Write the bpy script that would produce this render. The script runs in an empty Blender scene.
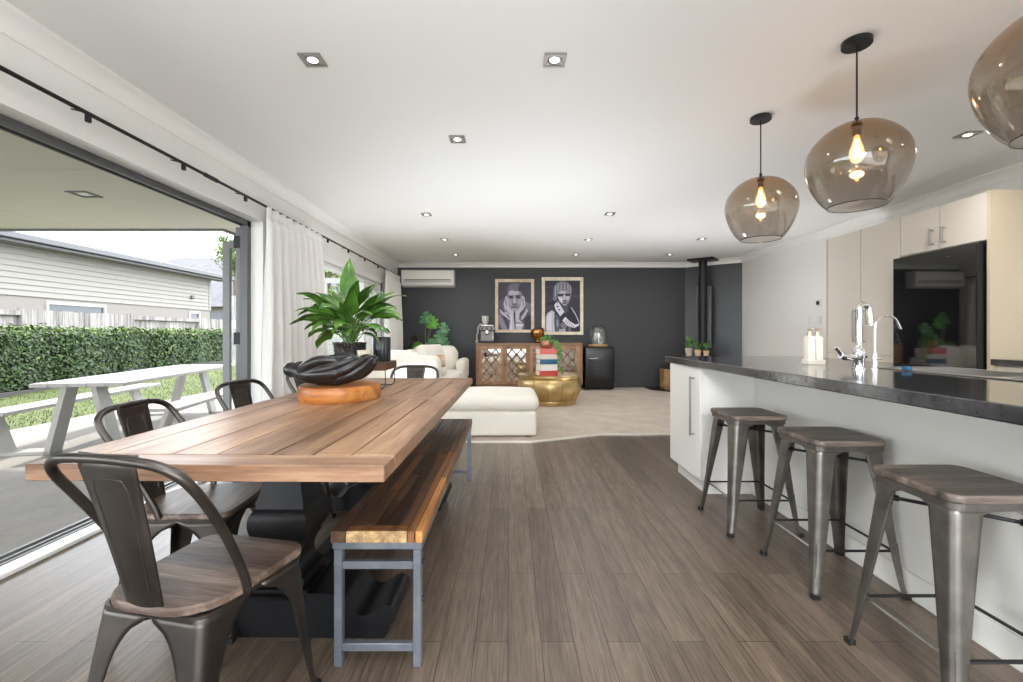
import bpy, bmesh, math, random
from mathutils import Vector, Matrix
R = math.radians
PI = math.pi
rnd = random.Random(7)
COL = bpy.context.scene.collection
SC = bpy.context.scene

# ------------------------------------------------------------------ camera model (photo frame 1023x682)
F, VX, VY, EYE = 455.0, 510.0, 334.0, 1.10
def P(px, py, Y):
    return Vector(((px - VX) * Y / F, Y, EYE + (VY - py) * Y / F))

# ------------------------------------------------------------------ materials
def S(r, g, b):
    def f(c):
        c /= 255.0
        return c / 12.92 if c <= 0.04045 else ((c + 0.055) / 1.055) ** 2.4
    return (f(r), f(g), f(b), 1.0)

def new_mat(name):
    m = bpy.data.materials.new(name)
    m.use_nodes = True
    nt = m.node_tree
    b = nt.nodes['Principled BSDF']
    return m, nt, b

def mixc(nt, fac, a, b, blend='MIX'):
    n = nt.nodes.new('ShaderNodeMix'); n.data_type = 'RGBA'; n.blend_type = blend
    for i, v in ((0, fac), (6, a), (7, b)):
        if hasattr(v, 'is_linked'): nt.links.new(v, n.inputs[i])
        else: n.inputs[i].default_value = v
    return n.outputs[2]

def coords(nt, scale=(1, 1, 1), rot=(0, 0, 0), kind='Object'):
    tc = nt.nodes.new('ShaderNodeTexCoord')
    mp = nt.nodes.new('ShaderNodeMapping')
    mp.inputs['Scale'].default_value = scale
    mp.inputs['Rotation'].default_value = rot
    nt.links.new(tc.outputs[kind], mp.inputs['Vector'])
    return mp.outputs['Vector']

def noise(nt, vec, scale, detail=4, rough=.55):
    n = nt.nodes.new('ShaderNodeTexNoise')
    n.inputs['Scale'].default_value = scale
    n.inputs['Detail'].default_value = detail
    n.inputs['Roughness'].default_value = rough
    nt.links.new(vec, n.inputs['Vector'])
    return n.outputs['Fac']

def ramp(nt, fac, stops):
    n = nt.nodes.new('ShaderNodeValToRGB')
    el = n.color_ramp.elements
    while len(el) < len(stops): el.new(.5)
    for e, (p, c) in zip(el, stops):
        e.position = p; e.color = c
    nt.links.new(fac, n.inputs['Fac'])
    return n.outputs['Color']

def bump(nt, b, h, strength, dist=.01):
    n = nt.nodes.new('ShaderNodeBump')
    n.inputs['Strength'].default_value = strength
    n.inputs['Distance'].default_value = dist
    nt.links.new(h, n.inputs['Height'])
    nt.links.new(n.outputs['Normal'], b.inputs['Normal'])

def mat(name, c, rough=.5, metal=0.0, spec=.5, var=0.0, vscale=6.0, bmp=0.0, bscale=60.0, stretch=(1, 1, 1), emit=None, coat=0.0, c2=None, sheen=0.0):
    m, nt, b = new_mat(name)
    b.inputs['Roughness'].default_value = rough
    b.inputs['Metallic'].default_value = metal
    b.inputs['Specular IOR Level'].default_value = spec
    b.inputs['Base Color'].default_value = c
    if coat:
        b.inputs['Coat Weight'].default_value = coat
        b.inputs['Coat Roughness'].default_value = .05
    if sheen:
        b.inputs['Sheen Weight'].default_value = sheen
    if var or c2 is not None:
        v = coords(nt, stretch)
        n = noise(nt, v, vscale)
        d = c2 if c2 is not None else tuple(x * (1 - var) for x in c[:3]) + (1,)
        nt.links.new(ramp(nt, n, [(.3, d), (.7, c)]), b.inputs['Base Color'])
    if bmp:
        v = coords(nt, stretch)
        bump(nt, b, noise(nt, v, bscale, 3), bmp)
    if emit:
        b.inputs['Emission Color'].default_value = emit[0]
        b.inputs['Emission Strength'].default_value = emit[1]
    return m

def wood(name, stops, grain='Y', scale=5.0, rough=.45, bmp=.15, tint=None, spec=.5, fine=60.0):
    """stops: colours low..high of the grain; tint: ramp of the per-board value"""
    m, nt, b = new_mat(name)
    st = {'X': (.08, 1, 1), 'Y': (1, .08, 1), 'Z': (1, 1, .08)}[grain]
    v = coords(nt, st)
    n1 = noise(nt, v, scale, 5, .6)
    n2 = noise(nt, v, fine, 4, .7)
    mth = nt.nodes.new('ShaderNodeMath'); mth.operation = 'MULTIPLY_ADD'
    nt.links.new(n2, mth.inputs[0]); mth.inputs[1].default_value = .45
    nt.links.new(n1, mth.inputs[2])
    sub = nt.nodes.new('ShaderNodeMath'); sub.operation = 'SUBTRACT'
    nt.links.new(mth.outputs[0], sub.inputs[0]); sub.inputs[1].default_value = .225
    k = len(stops)
    c = ramp(nt, sub.outputs[0], [(.3 + .4 * i / max(1, k - 1), s) for i, s in enumerate(stops)])
    if tint:
        at = nt.nodes.new('ShaderNodeAttribute'); at.attribute_name = 'tint'
        tc = ramp(nt, at.outputs['Fac'], [(i / (len(tint) - 1), s) for i, s in enumerate(tint)])
        c = mixc(nt, 1.0, c, tc, 'MULTIPLY')
    nt.links.new(c, b.inputs['Base Color'])
    b.inputs['Roughness'].default_value = rough
    b.inputs['Specular IOR Level'].default_value = spec
    if bmp: bump(nt, b, sub.outputs[0], bmp, .006)
    return m

# ------------------------------------------------------------------ mesh builder
class MB:
    def __init__(s):
        s.v, s.f, s.m, s.t = [], [], [], []
        s.M = Matrix.Identity(4); s.mi = 0; s.tint = .5
    def add(s, vs, fs):
        o = len(s.v)
        M = s.M
        s.v.extend(tuple(M @ Vector(p)) for p in vs)
        for f in fs:
            s.f.append(tuple(i + o for i in f)); s.m.append(s.mi); s.t.append(s.tint)
        return s
    def box(s, x0, x1, y0, y1, z0, z1, b=0.0):
        x0, x1 = min(x0, x1), max(x0, x1); y0, y1 = min(y0, y1), max(y0, y1); z0, z1 = min(z0, z1), max(z0, z1)
        if b <= 0:
            vs = [(x, y, z) for x in (x0, x1) for y in (y0, y1) for z in (z0, z1)]
            fs = [(0, 1, 3, 2), (4, 6, 7, 5), (0, 4, 5, 1), (2, 3, 7, 6), (0, 2, 6, 4), (1, 5, 7, 3)]
            return s.add(vs, fs)
        b = min(b, (x1 - x0) * .49, (y1 - y0) * .49, (z1 - z0) * .49)
        lo, hi = (x0, y0, z0), (x1, y1, z1)
        vs, idx = [], {}
        for sx in (0, 1):
            for sy in (0, 1):
                for sz in (0, 1):
                    sg = (sx, sy, sz)
                    for a in range(3):      # the axis on which the vertex stays at the full extent
                        p = []
                        for k in range(3):
                            full = hi[k] if sg[k] else lo[k]
                            p.append(full if k == a else full + (-b if sg[k] else b))
                        idx[(sg, a)] = len(vs); vs.append(tuple(p))
        fs = []
        def corners(a, val):
            o = [k for k in range(3) if k != a]
            out = []
            for u, w in ((0, 0), (1, 0), (1, 1), (0, 1)):
                sg = [0, 0, 0]; sg[a] = val; sg[o[0]] = u; sg[o[1]] = w
                out.append(tuple(sg))
            return out
        for a in range(3):
            for val in (0, 1):
                q = [idx[(c, a)] for c in corners(a, val)]
                flip = (val == 0) ^ (a == 1)
                fs.append(tuple(q[::-1] if flip else q))
        for a in range(3):                   # edges along axis a
            o = [k for k in range(3) if k != a]
            for u in (0, 1):
                for w in (0, 1):
                    A = [0, 0, 0]; A[o[0]] = u; A[o[1]] = w; B = list(A); A[a] = 0; B[a] = 1
                    A, B = tuple(A), tuple(B)
                    fs.append((idx[(A, o[0])], idx[(B, o[0])], idx[(B, o[1])], idx[(A, o[1])]))
        for sx in (0, 1):
            for sy in (0, 1):
                for sz in (0, 1):
                    fs.append(tuple(idx[((sx, sy, sz), a)] for a in range(3)))
        return s.add(vs, fs)
    def rbox(s, x0, x1, y0, y1, z0, z1, r, n=6, k=4, puff=(0, 0, 0)):
        """soft rounded box; puff bulges each face outward"""
        h = Vector(((x1 - x0) / 2, (y1 - y0) / 2, (z1 - z0) / 2)); c = Vector(((x0 + x1) / 2, (y0 + y1) / 2, (z0 + z1) / 2))
        r = min(r, min(h) * .98)
        def lst(hh):
            i = hh - r
            a = [-hh + r * (1 - math.cos(j * PI / 2 / k)) * 1.0 for j in range(k)]
            mid = [-i + 2 * i * j / n for j in range(n + 1)]
            return a + mid + [-x for x in a[::-1]]
        L = [lst(h[0]), lst(h[1]), lst(h[2])]
        for a in range(3):
            u, w = [q for q in range(3) if q != a]
            for sg in (-1, 1):
                vs, fs = [], []
                for x in L[u]:
                    for y in L[w]:
                        p = [0, 0, 0]; p[a] = sg * h[a]; p[u] = x; p[w] = y
                        q = Vector([max(-(h[q] - r), min(h[q] - r, p[q])) for q in range(3)])
                        d = Vector(p) - q
                        o = q + d.normalized() * r if d.length > 1e-9 else q
                        for ax in range(3):
                            if puff[ax]:
                                o1, o2 = [q2 for q2 in range(3) if q2 != ax]
                                fct = max(0, 1 - (o[o1] / h[o1]) ** 2) * max(0, 1 - (o[o2] / h[o2]) ** 2)
                                o[ax] += puff[ax] * fct * (o[ax] / h[ax])
                        vs.append(tuple(o + c))
                nw = len(L[w])
                for i in range(len(L[u]) - 1):
                    for j in range(nw - 1):
                        f = (i * nw + j, (i + 1) * nw + j, (i + 1) * nw + j + 1, i * nw + j + 1)
                        if (sg < 0) ^ (a == 1): f = f[::-1]
                        fs.append(f)
                s.add(vs, fs)
        return s
    def tube(s, pts, r, seg=8, caps=True, closed=False, flat=1.0):
        pts = [Vector(p) for p in pts]
        n = len(pts)
        rs = r if isinstance(r, (list, tuple)) else [r] * n
        rings = []
        up = None
        for i, p in enumerate(pts):
            a = pts[(i - 1) % n] if (i > 0 or closed) else p
            b = pts[(i + 1) % n] if (i < n - 1 or closed) else p
            t = (b - a).normalized()
            if up is None:
                up = Vector((0, 0, 1)) if abs(t.z) < .9 else Vector((0, 1, 0))
            sd = t.cross(up)
            if sd.length < 1e-6: sd = t.orthogonal()
            sd.normalize(); up = sd.cross(t).normalized()
            rings.append([tuple(p + sd * math.cos(2 * PI * j / seg) * rs[i] + up * math.sin(2 * PI * j / seg) * rs[i] * flat) for j in range(seg)])
        vs = [q for ring in rings for q in ring]
        fs = []
        for i in range(n if closed else n - 1):
            k = (i + 1) % n
            for j in range(seg):
                fs.append((i * seg + j, i * seg + (j + 1) % seg, k * seg + (j + 1) % seg, k * seg + j))
        if caps and not closed:
            fs.append(tuple(range(seg))[::-1]); fs.append(tuple((n - 1) * seg + j for j in range(seg)))
        return s.add(vs, fs)
    def lathe(s, prof, seg=24, c=(0, 0, 0), capb=True, capt=True):
        vs = []
        for (r, z) in prof:
            for j in range(seg):
                a = 2 * PI * j / seg
                vs.append((c[0] + r * math.cos(a), c[1] + r * math.sin(a), c[2] + z))
        fs = []
        n = len(prof)
        for i in range(n - 1):
            for j in range(seg):
                fs.append((i * seg + j, i * seg + (j + 1) % seg, (i + 1) * seg + (j + 1) % seg, (i + 1) * seg + j))
        if capb: fs.append(tuple(range(seg))[::-1])
        if capt: fs.append(tuple((n - 1) * seg + j for j in range(seg)))
        return s.add(vs, fs)
    def cyl(s, c, r, z0, z1, seg=20):
        return s.lathe([(r, z0), (r, z1)], seg, (c[0], c[1], 0))
    def prism(s, poly, a0, a1, ax='z'):
        """poly of 2-D points extruded along an axis: z: (x,y); y: (x,z); x: (y,z)"""
        def mk(u, w, t):
            return {'z': (u, w, t), 'y': (u, t, w), 'x': (t, u, w)}[ax]
        n = len(poly)
        vs = [mk(u, w, a0) for u, w in poly] + [mk(u, w, a1) for u, w in poly]
        fs = [tuple(range(n))[::-1], tuple(range(n, 2 * n))]
        for i in range(n):
            j = (i + 1) % n
            fs.append((i, j, n + j, n + i))
        return s.add(vs, fs)
    def loft(s, rings, caps=True):
        seg = len(rings[0])
        vs = [p for r in rings for p in r]
        fs = []
        for i in range(len(rings) - 1):
            for j in range(seg):
                fs.append((i * seg + j, i * seg + (j + 1) % seg, (i + 1) * seg + (j + 1) % seg, (i + 1) * seg + j))
        if caps:
            fs.append(tuple(range(seg))[::-1]); fs.append(tuple((len(rings) - 1) * seg + j for j in range(seg)))
        return s.add(vs, fs)
    def sheet(s, grid):
        nu, nv = len(grid), len(grid[0])
        vs = [tuple(p) for row in grid for p in row]
        fs = [(i * nv + j, (i + 1) * nv + j, (i + 1) * nv + j + 1, i * nv + j + 1) for i in range(nu - 1) for j in range(nv - 1)]
        return s.add(vs, fs)
    def ball(s, c, rx, ry=None, rz=None, seg=16, rings=10):
        ry = rx if ry is None else ry; rz = rx if rz is None else rz
        g = []
        for i in range(rings + 1):
            th = PI * i / rings
            g.append([(c[0] + rx * math.sin(th) * math.cos(2 * PI * j / seg), c[1] + ry * math.sin(th) * math.sin(2 * PI * j / seg), c[2] - rz * math.cos(th)) for j in range(seg)])
        return s.loft(g, False)
    def build(s, name, mats, parent=None, off=None, smooth=35, merge=False, solid=0, sub=0, mods=None):
        vs = s.v
        loc = None
        if parent is None:
            xs = [p[0] for p in vs]; ys = [p[1] for p in vs]; zs = [p[2] for p in vs]
            loc = Vector(((min(xs) + max(xs)) / 2, (min(ys) + max(ys)) / 2, min(zs)))
            off = loc
        if off is not None:
            vs = [(p[0] - off[0], p[1] - off[1], p[2] - off[2]) for p in vs]
        me = bpy.data.meshes.new(name)
        me.from_pydata(vs, [], s.f)
        if not isinstance(mats, (list, tuple)): mats = [mats]
        for m in mats: me.materials.append(m)
        me.polygons.foreach_set('material_index', s.m)
        at = me.attributes.new('tint', 'FLOAT', 'FACE'); at.data.foreach_set('value', s.t)
        if merge:
            bm = bmesh.new(); bm.from_mesh(me)
            bmesh.ops.remove_doubles(bm, verts=bm.verts, dist=1e-5)
            bm.to_mesh(me); bm.free()
        me.polygons.foreach_set('use_smooth', [bool(smooth)] * len(me.polygons))
        if smooth: me.set_sharp_from_angle(angle=R(smooth))
        me.update()
        o = bpy.data.objects.new(name, me); COL.objects.link(o)
        if parent is not None: o.parent = parent
        else: o.location = loc
        if solid:
            q = o.modifiers.new('Solidify', 'SOLIDIFY'); q.thickness = solid; q.offset = 0
        if sub:
            q = o.modifiers.new('Subdivision', 'SUBSURF'); q.levels = sub; q.render_levels = sub
        return o

def catmull(pts, k=6):
    pts = [Vector(p) for p in pts]
    out = []
    for i in range(len(pts) - 1):
        p0 = pts[max(0, i - 1)]; p1 = pts[i]; p2 = pts[i + 1]; p3 = pts[min(len(pts) - 1, i + 2)]
        for j in range(k):
            t = j / k
            out.append(.5 * ((2 * p1) + (p2 - p0) * t + (2 * p0 - 5 * p1 + 4 * p2 - p3) * t * t + (3 * p1 - p0 - 3 * p2 + p3) * t ** 3))
    out.append(pts[-1])
    return out

def tag(o, label=None, cat=None, group=None, kind=None):
    if label: o['label'] = label
    if cat: o['category'] = cat
    if group: o['group'] = group
    if kind: o['kind'] = kind
    return o

def thing(name, label, cat, loc=(0, 0, 0), rz=0.0, group=None):
    o = bpy.data.objects.new(name, None); COL.objects.link(o)
    o.location = loc; o.rotation_euler = (0, 0, rz); o.empty_display_size = .1
    return tag(o, label, cat, group)

def struct(o):
    o['kind'] = 'structure'; return o

def sname(name, loc=(0, 0, 0)):
    o = bpy.data.objects.new(name, None); COL.objects.link(o); o.location = loc; o.empty_display_size = .1
    o['kind'] = 'structure'; return o

def dup(root, loc, rz, label, group=None):
    r = root.copy(); COL.objects.link(r); r.location = loc; r.rotation_euler = (0, 0, rz)
    r['label'] = label
    if group: r['group'] = group
    for ch in list(root.children):
        c = ch.copy(); COL.objects.link(c); c.parent = r
        for g in list(ch.children):
            d = g.copy(); COL.objects.link(d); d.parent = c
    return r

# ------------------------------------------------------------------ shared materials
M = {}
M['white_wall'] = mat('white wall paint', S(236, 235, 232), .6, bmp=.02, bscale=200)
M['ceiling'] = mat('white ceiling paint', S(232, 231, 229), .55)
M['trim'] = mat('white gloss trim', S(240, 239, 236), .35)
M['dark_wall'] = mat('charcoal wall paint', S(60, 61, 64), .5, bmp=.03, bscale=160)
M['slate_panel'] = mat('dark grey hearth board', S(70, 72, 76), .32, var=.15, vscale=3)
M['alu'] = mat('grey powder coated aluminium', S(120, 121, 122), .4, .2)
M['alu_dark'] = mat('dark grey aluminium', S(92, 93, 95), .4, .2)
M['white_metal'] = mat('white powder coated metal', S(226, 226, 224), .4)
M['black_metal'] = mat('black metal', S(28, 28, 30), .4, .3)
M['steel'] = mat('brushed steel', S(175, 173, 170), .3, 1.0)
M['chrome'] = mat('chrome', S(228, 228, 230), .06, 1.0)
M['gunmetal'] = mat('gunmetal raw steel', S(128, 123, 117), .40, .85, c2=S(86, 83, 79), vscale=7)
M['chair_steel'] = mat('dark bronze steel', S(98, 92, 87), .34, .85, c2=S(60, 57, 55), vscale=5)
M['rubber'] = mat('black rubber', S(22, 22, 22), .7)
M['cabinet_white'] = mat('white lacquer', S(232, 231, 226), .3)
M['cabinet_cream'] = mat('cream cabinet laminate', S(214, 206, 195), .35)
M['cabinet_beige'] = mat('beige end panel laminate', S(196, 181, 156), .4)
M['linen'] = mat('cream linen', S(233, 228, 217), .85, bmp=.25, bscale=260, sheen=.2, var=.04, vscale=4)
M['mirror'] = mat('mirror', S(215, 218, 220), .04, 1.0)
M['black_ink'] = mat('black stained wood', S(17, 18, 21), .42, spec=.35, var=.35, vscale=9, bmp=.06, bscale=40)
M['bulb'] = mat('warm bulb glow', S(255, 190, 110), .3, emit=((1.0, .62, .26, 1), 16))
M['lamp_disc'] = mat('downlight lens', S(255, 250, 240), .3, emit=((1.0, .93, .82, 1), 3))

def glass_mat(name, tint, refl=.12, rough=.02, rim=None):
    m, nt, b = new_mat(name)
    nt.nodes.remove(b)
    out = nt.nodes['Material Output']
    tr = nt.nodes.new('ShaderNodeBsdfTransparent'); tr.inputs[0].default_value = tint
    gl = nt.nodes.new('ShaderNodeBsdfGlossy'); gl.inputs['Roughness'].default_value = rough
    lw = nt.nodes.new('ShaderNodeLayerWeight'); lw.inputs['Blend'].default_value = .5
    pw = nt.nodes.new('ShaderNodeMath'); pw.operation = 'POWER'; pw.inputs[1].default_value = 4.0
    nt.links.new(lw.outputs['Facing'], pw.inputs[0])
    ma = nt.nodes.new('ShaderNodeMath'); ma.operation = 'MULTIPLY_ADD'; ma.inputs[1].default_value = .6; ma.inputs[2].default_value = refl
    nt.links.new(pw.outputs[0], ma.inputs[0])
    mx = nt.nodes.new('ShaderNodeMixShader')
    nt.links.new(ma.outputs[0], mx.inputs[0]); nt.links.new(tr.outputs[0], mx.inputs[1]); nt.links.new(gl.outputs[0], mx.inputs[2])
    nt.links.new(mx.outputs[0], out.inputs['Surface'])
    return m, nt, tr, lw
M['glass'] = glass_mat('clear glass', (.94, .96, .95, 1), .06)[0]
M['cloche_glass'] = glass_mat('cloche glass', (.95, .97, .98, 1), .17)[0]
gm, gnt, gtr, glw = glass_mat('smoked amber glass', (.6, .55, .5, 1), .10, .02)
gv = coords(gnt, (1, 1, 1))
gsep = gnt.nodes.new('ShaderNodeSeparateXYZ'); gnt.links.new(gv, gsep.inputs[0])
gmr = gnt.nodes.new('ShaderNodeMapRange')
gmr.inputs['From Min'].default_value = -.78; gmr.inputs['From Max'].default_value = -.42
gnt.links.new(gsep.outputs['Z'], gmr.inputs['Value'])
gnt.links.new(ramp(gnt, gmr.outputs['Result'], [(0, (.66, .63, .60, 1)), (.5, (.66, .59, .51, 1)), (1, (.72, .54, .36, 1))]), gtr.inputs[0])
M['smoke_glass'] = gm
# ================================================================== THE SETTING
XL, XR, YB, YR, H = -2.29, 4.40, 9.28, -2.6, 2.55
# --- timber floor
m, nt, b = new_mat('dark oak plank floor')
tc = nt.nodes.new('ShaderNodeTexCoord')
sp = nt.nodes.new('ShaderNodeSeparateXYZ'); nt.links.new(tc.outputs['Object'], sp.inputs[0])
cb = nt.nodes.new('ShaderNodeCombineXYZ'); nt.links.new(sp.outputs['Y'], cb.inputs['X']); nt.links.new(sp.outputs['X'], cb.inputs['Y'])
br = nt.nodes.new('ShaderNodeTexBrick'); nt.links.new(cb.outputs[0], br.inputs['Vector'])
br.offset = .37; br.offset_frequency = 2
for k, v in (('Scale', 1.0), ('Mortar Size', .0016), ('Mortar Smooth', .2), ('Bias', 0.0), ('Brick Width', 1.25), ('Row Height', .118)):
    br.inputs[k].default_value = v
br.inputs['Color1'].default_value = S(95, 83, 72); br.inputs['Color2'].default_value = S(116, 102, 89); br.inputs['Mortar'].default_value = S(52, 44, 38)
gv = coords(nt, (1, .05, 1))
g1 = noise(nt, gv, 22, 5, .65); g2 = noise(nt, gv, 110, 5, .75)
g = ramp(nt, g1, [(.3, (.66, .65, .64, 1)), (.7, (1.22, 1.21, 1.2, 1))])
gg = ramp(nt, g2, [(.36, (.52, .51, .5, 1)), (.64, (1.3, 1.3, 1.3, 1))])
c = mixc(nt, 1.0, br.outputs['Color'], g, 'MULTIPLY'); c = mixc(nt, .8, c, gg, 'MULTIPLY')
nt.links.new(c, b.inputs['Base Color'])
b.inputs['Roughness'].default_value = .33
b.inputs['Specular IOR Level'].default_value = .5
bump(nt, b, g2, .12, .004)
M['floor'] = m
struct(MB().box(XL, XR, YR, YB, -.12, 0).build('floor', M['floor']))

# --- carpet of the lounge
M['carpet'] = mat('beige loop carpet', S(196, 180, 163), .95, c2=S(172, 155, 138), vscale=3.5, bmp=.6, bscale=420, sheen=.3)
EDGE = [(XL, 4.61), (.23, 4.61), (1.0, 4.955), (XR, 4.955)]
mb = MB().prism([(XL, 4.61), (.23, 4.61), (1.0, 4.955), (XR, 4.955), (XR, 8.55), (3.57, 9.27), (XL, 9.27)], .0, .012)
o = mb.build('floor_carpet', M['carpet']); struct(o)
mb = MB()
for (a, c_) in zip(EDGE[:-1], EDGE[1:]):
    a = Vector((a[0], a[1], 0)); c_ = Vector((c_[0], c_[1], 0)); d = (c_ - a).normalized(); n_ = Vector((-d.y, d.x, 0)) * .016
    mb.add([tuple(a - n_), tuple(c_ - n_), tuple(c_ + n_), tuple(a + n_)] + [tuple(q + Vector((0, 0, .016))) for q in (a - n_, c_ - n_, c_ + n_, a + n_)],
           [(0, 3, 2, 1), (4, 5, 6, 7), (0, 1, 5, 4), (1, 2, 6, 5), (2, 3, 7, 6), (3, 0, 4, 7)])
struct(mb.build('trim_carpet_edge', mat('pale threshold strip', S(226, 220, 210), .35, .2)))

# --- ceiling
struct(MB().box(XL - .16, XR + .16, YR - .16, YB + .16, H, H + .12).build('ceiling', M['ceiling']))

# --- walls
O1a, O1b, O1h = -1.3, 4.22, 2.145
O2a, O2b, O2h = 5.0, 8.15, 2.0
mb = MB()
T = XL - .16
mb.box(T, XL, YR, O1a, 0, H).box(T, XL, O1b, O2a, 0, H).box(T, XL, O2b, YB, 0, H)
mb.box(T, XL, O1a, O1b, O1h, H).box(T, XL, O2a, O2b, O2h, H)
struct(mb.build('wall_left', M['white_wall']))
struct(MB().box(XL - .16, 3.62, YB, YB + .16, 0, H).build('wall_back', M['dark_wall']))
# corner wall behind the stove runs on the diagonal
A, Bq = Vector((3.57, 9.28, 0)), Vector((4.40, 8.62, 0))
d = (Bq - A).normalized(); n_ = Vector((-d.y, d.x, 0)) * .12
mb = MB().prism([(A.x, A.y), (Bq.x, Bq.y), (Bq.x + n_.x, Bq.y + n_.y), (A.x + n_.x, A.y + n_.y)], 0, H)
struct(mb.build('wall_corner', M['slate_panel']))
struct(MB().box(XR, XR + .16, YR, 8.66, 0, H).build('wall_right', M['white_wall']))
# rear wall, behind the viewer: its unseen wide window is added to let in daylight
mb = MB().box(XL, -1.9, YR - .16, YR, 0, H).box(3.9, XR, YR - .16, YR, 0, H).box(-1.9, 3.9, YR - .16, YR, 2.3, H).box(-1.9, 3.9, YR - .16, YR, 0, .12)
struct(mb.build('wall_rear', M['white_wall']))
mb = MB()
for x in (-1.9, .0, 1.95, 3.84): mb.box(x, x + .06, YR - .12, YR - .05, .12, 2.3)
mb.box(-1.9, 3.9, YR - .12, YR - .05, .12, .18).box(-1.9, 3.9, YR - .12, YR - .05, 2.24, 2.3)
w = struct(mb.build('window_added', M['alu']))
# --- cornices
def cove(a, c_, inward, name, mtl=None):
    a, c_, n2 = Vector(a), Vector(c_), Vector(inward)
    prof = [(0, 0), (.0, -.095), (.012, -.095), (.016, -.082)] + [(.09 - .074 * math.cos(t * PI / 2 / 5), -.08 + .066 * math.sin(t * PI / 2 / 5)) for t in range(1, 6)] + [(.095, -.012), (.095, 0)]
    rings = [[tuple(q + n2 * u + Vector((0, 0, H + w_))) for (u, w_) in prof] for q in (a, c_)]
    mb = MB().loft(rings)
    return struct(mb.build(name, mtl or M['trim'], smooth=50))
cove((XL, YR, 0), (XL, YB, 0), (1, 0, 0), 'trim_1')
cove((XL, YB, 0), (3.57, YB, 0), (0, -1, 0), 'trim_2')
cove((3.57, 9.28, 0), (4.40, 8.62, 0), (-d.y * -1 * -1, -d.x * 1, 0) if False else (d.y, -d.x, 0), 'trim_3')
cove((XR, 8.62, 0), (XR, YR, 0), (-1, 0, 0), 'trim_4')
struct(MB().box(4.385, 4.40, 5.40, 8.62, 0, .09, .004).build('baseboard_right', M['trim']))

# --- door_1: the wide stacking door, folded open
D1 = sname('door_1', (-2.37, 1.34, 0))
off = D1.location
mb = MB()
mb.box(-2.40, -2.288, O1b - .006, O1b, 0, O1h).box(-2.40, -2.288, O1a, O1a + .006, 0, O1h).box(-2.40, -2.288, O1a, O1b, O1h - .006, O1h)
mb.build('reveal_lining', M['trim'], D1, off)
mb = MB()
mb.box(-2.47, -2.40, O1a, O1a + .06, 0, O1h - .012, .003).box(-2.47, -2.40, O1b - .06, O1b - .002, 0, O1h - .006, .003)
mb.build('jamb_frame', M['alu_dark'], D1, off)
mb = MB()
mb.box(-2.47, -2.40, O1a, O1b, O1h - .03, O1h - .006, .002).box(-2.415, -2.40, O1a, O1b, O1h - .055, O1h - .03).box(-2.47, -2.455, O1a, O1b, O1h - .055, O1h - .03)
mb.build('head_track', M['alu_dark'], D1, off)
mb = MB().box(-2.365, -2.275, O1a, O1b, 0, .022, .003)
mb.build('sill_board', M['trim'], D1, off)
mb = MB().box(-2.47, -2.365, O1a, O1b, -.06, .012).box(-2.47, -2.45, O1a, O1b, .012, .03).box(-2.425, -2.412, O1a, O1b, .012, .024).box(-2.385, -2.372, O1a, O1b, .012, .024)
mb.build('sill_track', M['alu'], D1, off)

def leaf(parent, off, p0, p1, z0, z1, mtl, name='door_leaf', st=.075, hinges=None, handle=False):
    """a glazed leaf standing from p0 to p1 (plan points)"""
    a = Vector((p0[0], p0[1], 0)); e = Vector((p1[0], p1[1], 0)); L = (e - a).length
    M4 = Matrix.Translation(a) @ Matrix.Rotation(math.atan2((e - a).y, (e - a).x), 4, 'Z')
    mb = MB(); mb.M = M4; t = .022
    mb.box(0, st, -t, t, z0, z1, .004).box(L - st, L, -t, t, z0, z1, .004).box(st, L - st, -t, t, z0, z0 + .11, .004).box(st, L - st, -t, t, z1 - st, z1, .004)
    lf = mb.build(name, mtl, parent, off)
    g = MB(); g.M = M4; g.box(st, L - st, -.004, .004, z0 + .11, z1 - st); g.build('glass_pane', M['glass'], lf, off)
    if hinges:
        for zh in hinges:
            h = MB(); h.M = M4
            h.box(-.014, .05, -t - .018, t + .018, zh - .055, zh + .055, .003)
            h.tube([(-.005, -t - .024, zh - .06), (-.005, -t - .024, zh + .06)], .012, 8)
            h.build('hinge', M['black_metal'], lf, off)
    return lf
leaf(D1, off, (-2.505, 4.20), (-2.86, 4.80), .02, O1h - .06, M['alu'], hinges=(1.95, 1.06, .22))
leaf(D1, off, (-2.36, 4.02), (-2.66, 4.72), .02, O1h - .075, M['alu'], hinges=(1.93, 1.06, .22)) if False else None
leaf(D1, off, (-3.06, 4.86), (-2.56, 4.90), .02, O1h - .06, M['alu'])

# --- door_2: white french door in the lounge, a leaf standing open outside
D2 = sname('door_2', (-2.37, 6.6, 0))
off = D2.location
mb = MB()
mb.box(-2.31, -2.278, O2a - .08, O2a, 0, O2h + .08, .004).box(-2.31, -2.278, O2b, O2b + .08, 0, O2h + .08, .004).box(-2.31, -2.278, O2a, O2b, O2h, O2h + .08, .004)
mb.build('architrave', M['trim'], D2, off)
mb = MB()
mb.box(-2.45, -2.31, O2a, O2a + .05, 0, O2h, .003).box(-2.45, -2.31, O2b - .05, O2b, 0, O2h, .003).box(-2.45, -2.31, O2a, O2b, O2h - .05, O2h, .003).box(-2.45, -2.31, O2a, O2b, -.05, .03)
mb.build('frame', M['white_metal'], D2, off)
leaf(D2, off, (-2.44, 7.62), (-3.16, 7.66), .03, 2.04, M['white_metal'], st=.085)
leaf(D2, off, (-2.38, 7.35), (-2.38, 8.10), .03, O2h - .06, M['white_metal'], st=.085)

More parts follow.
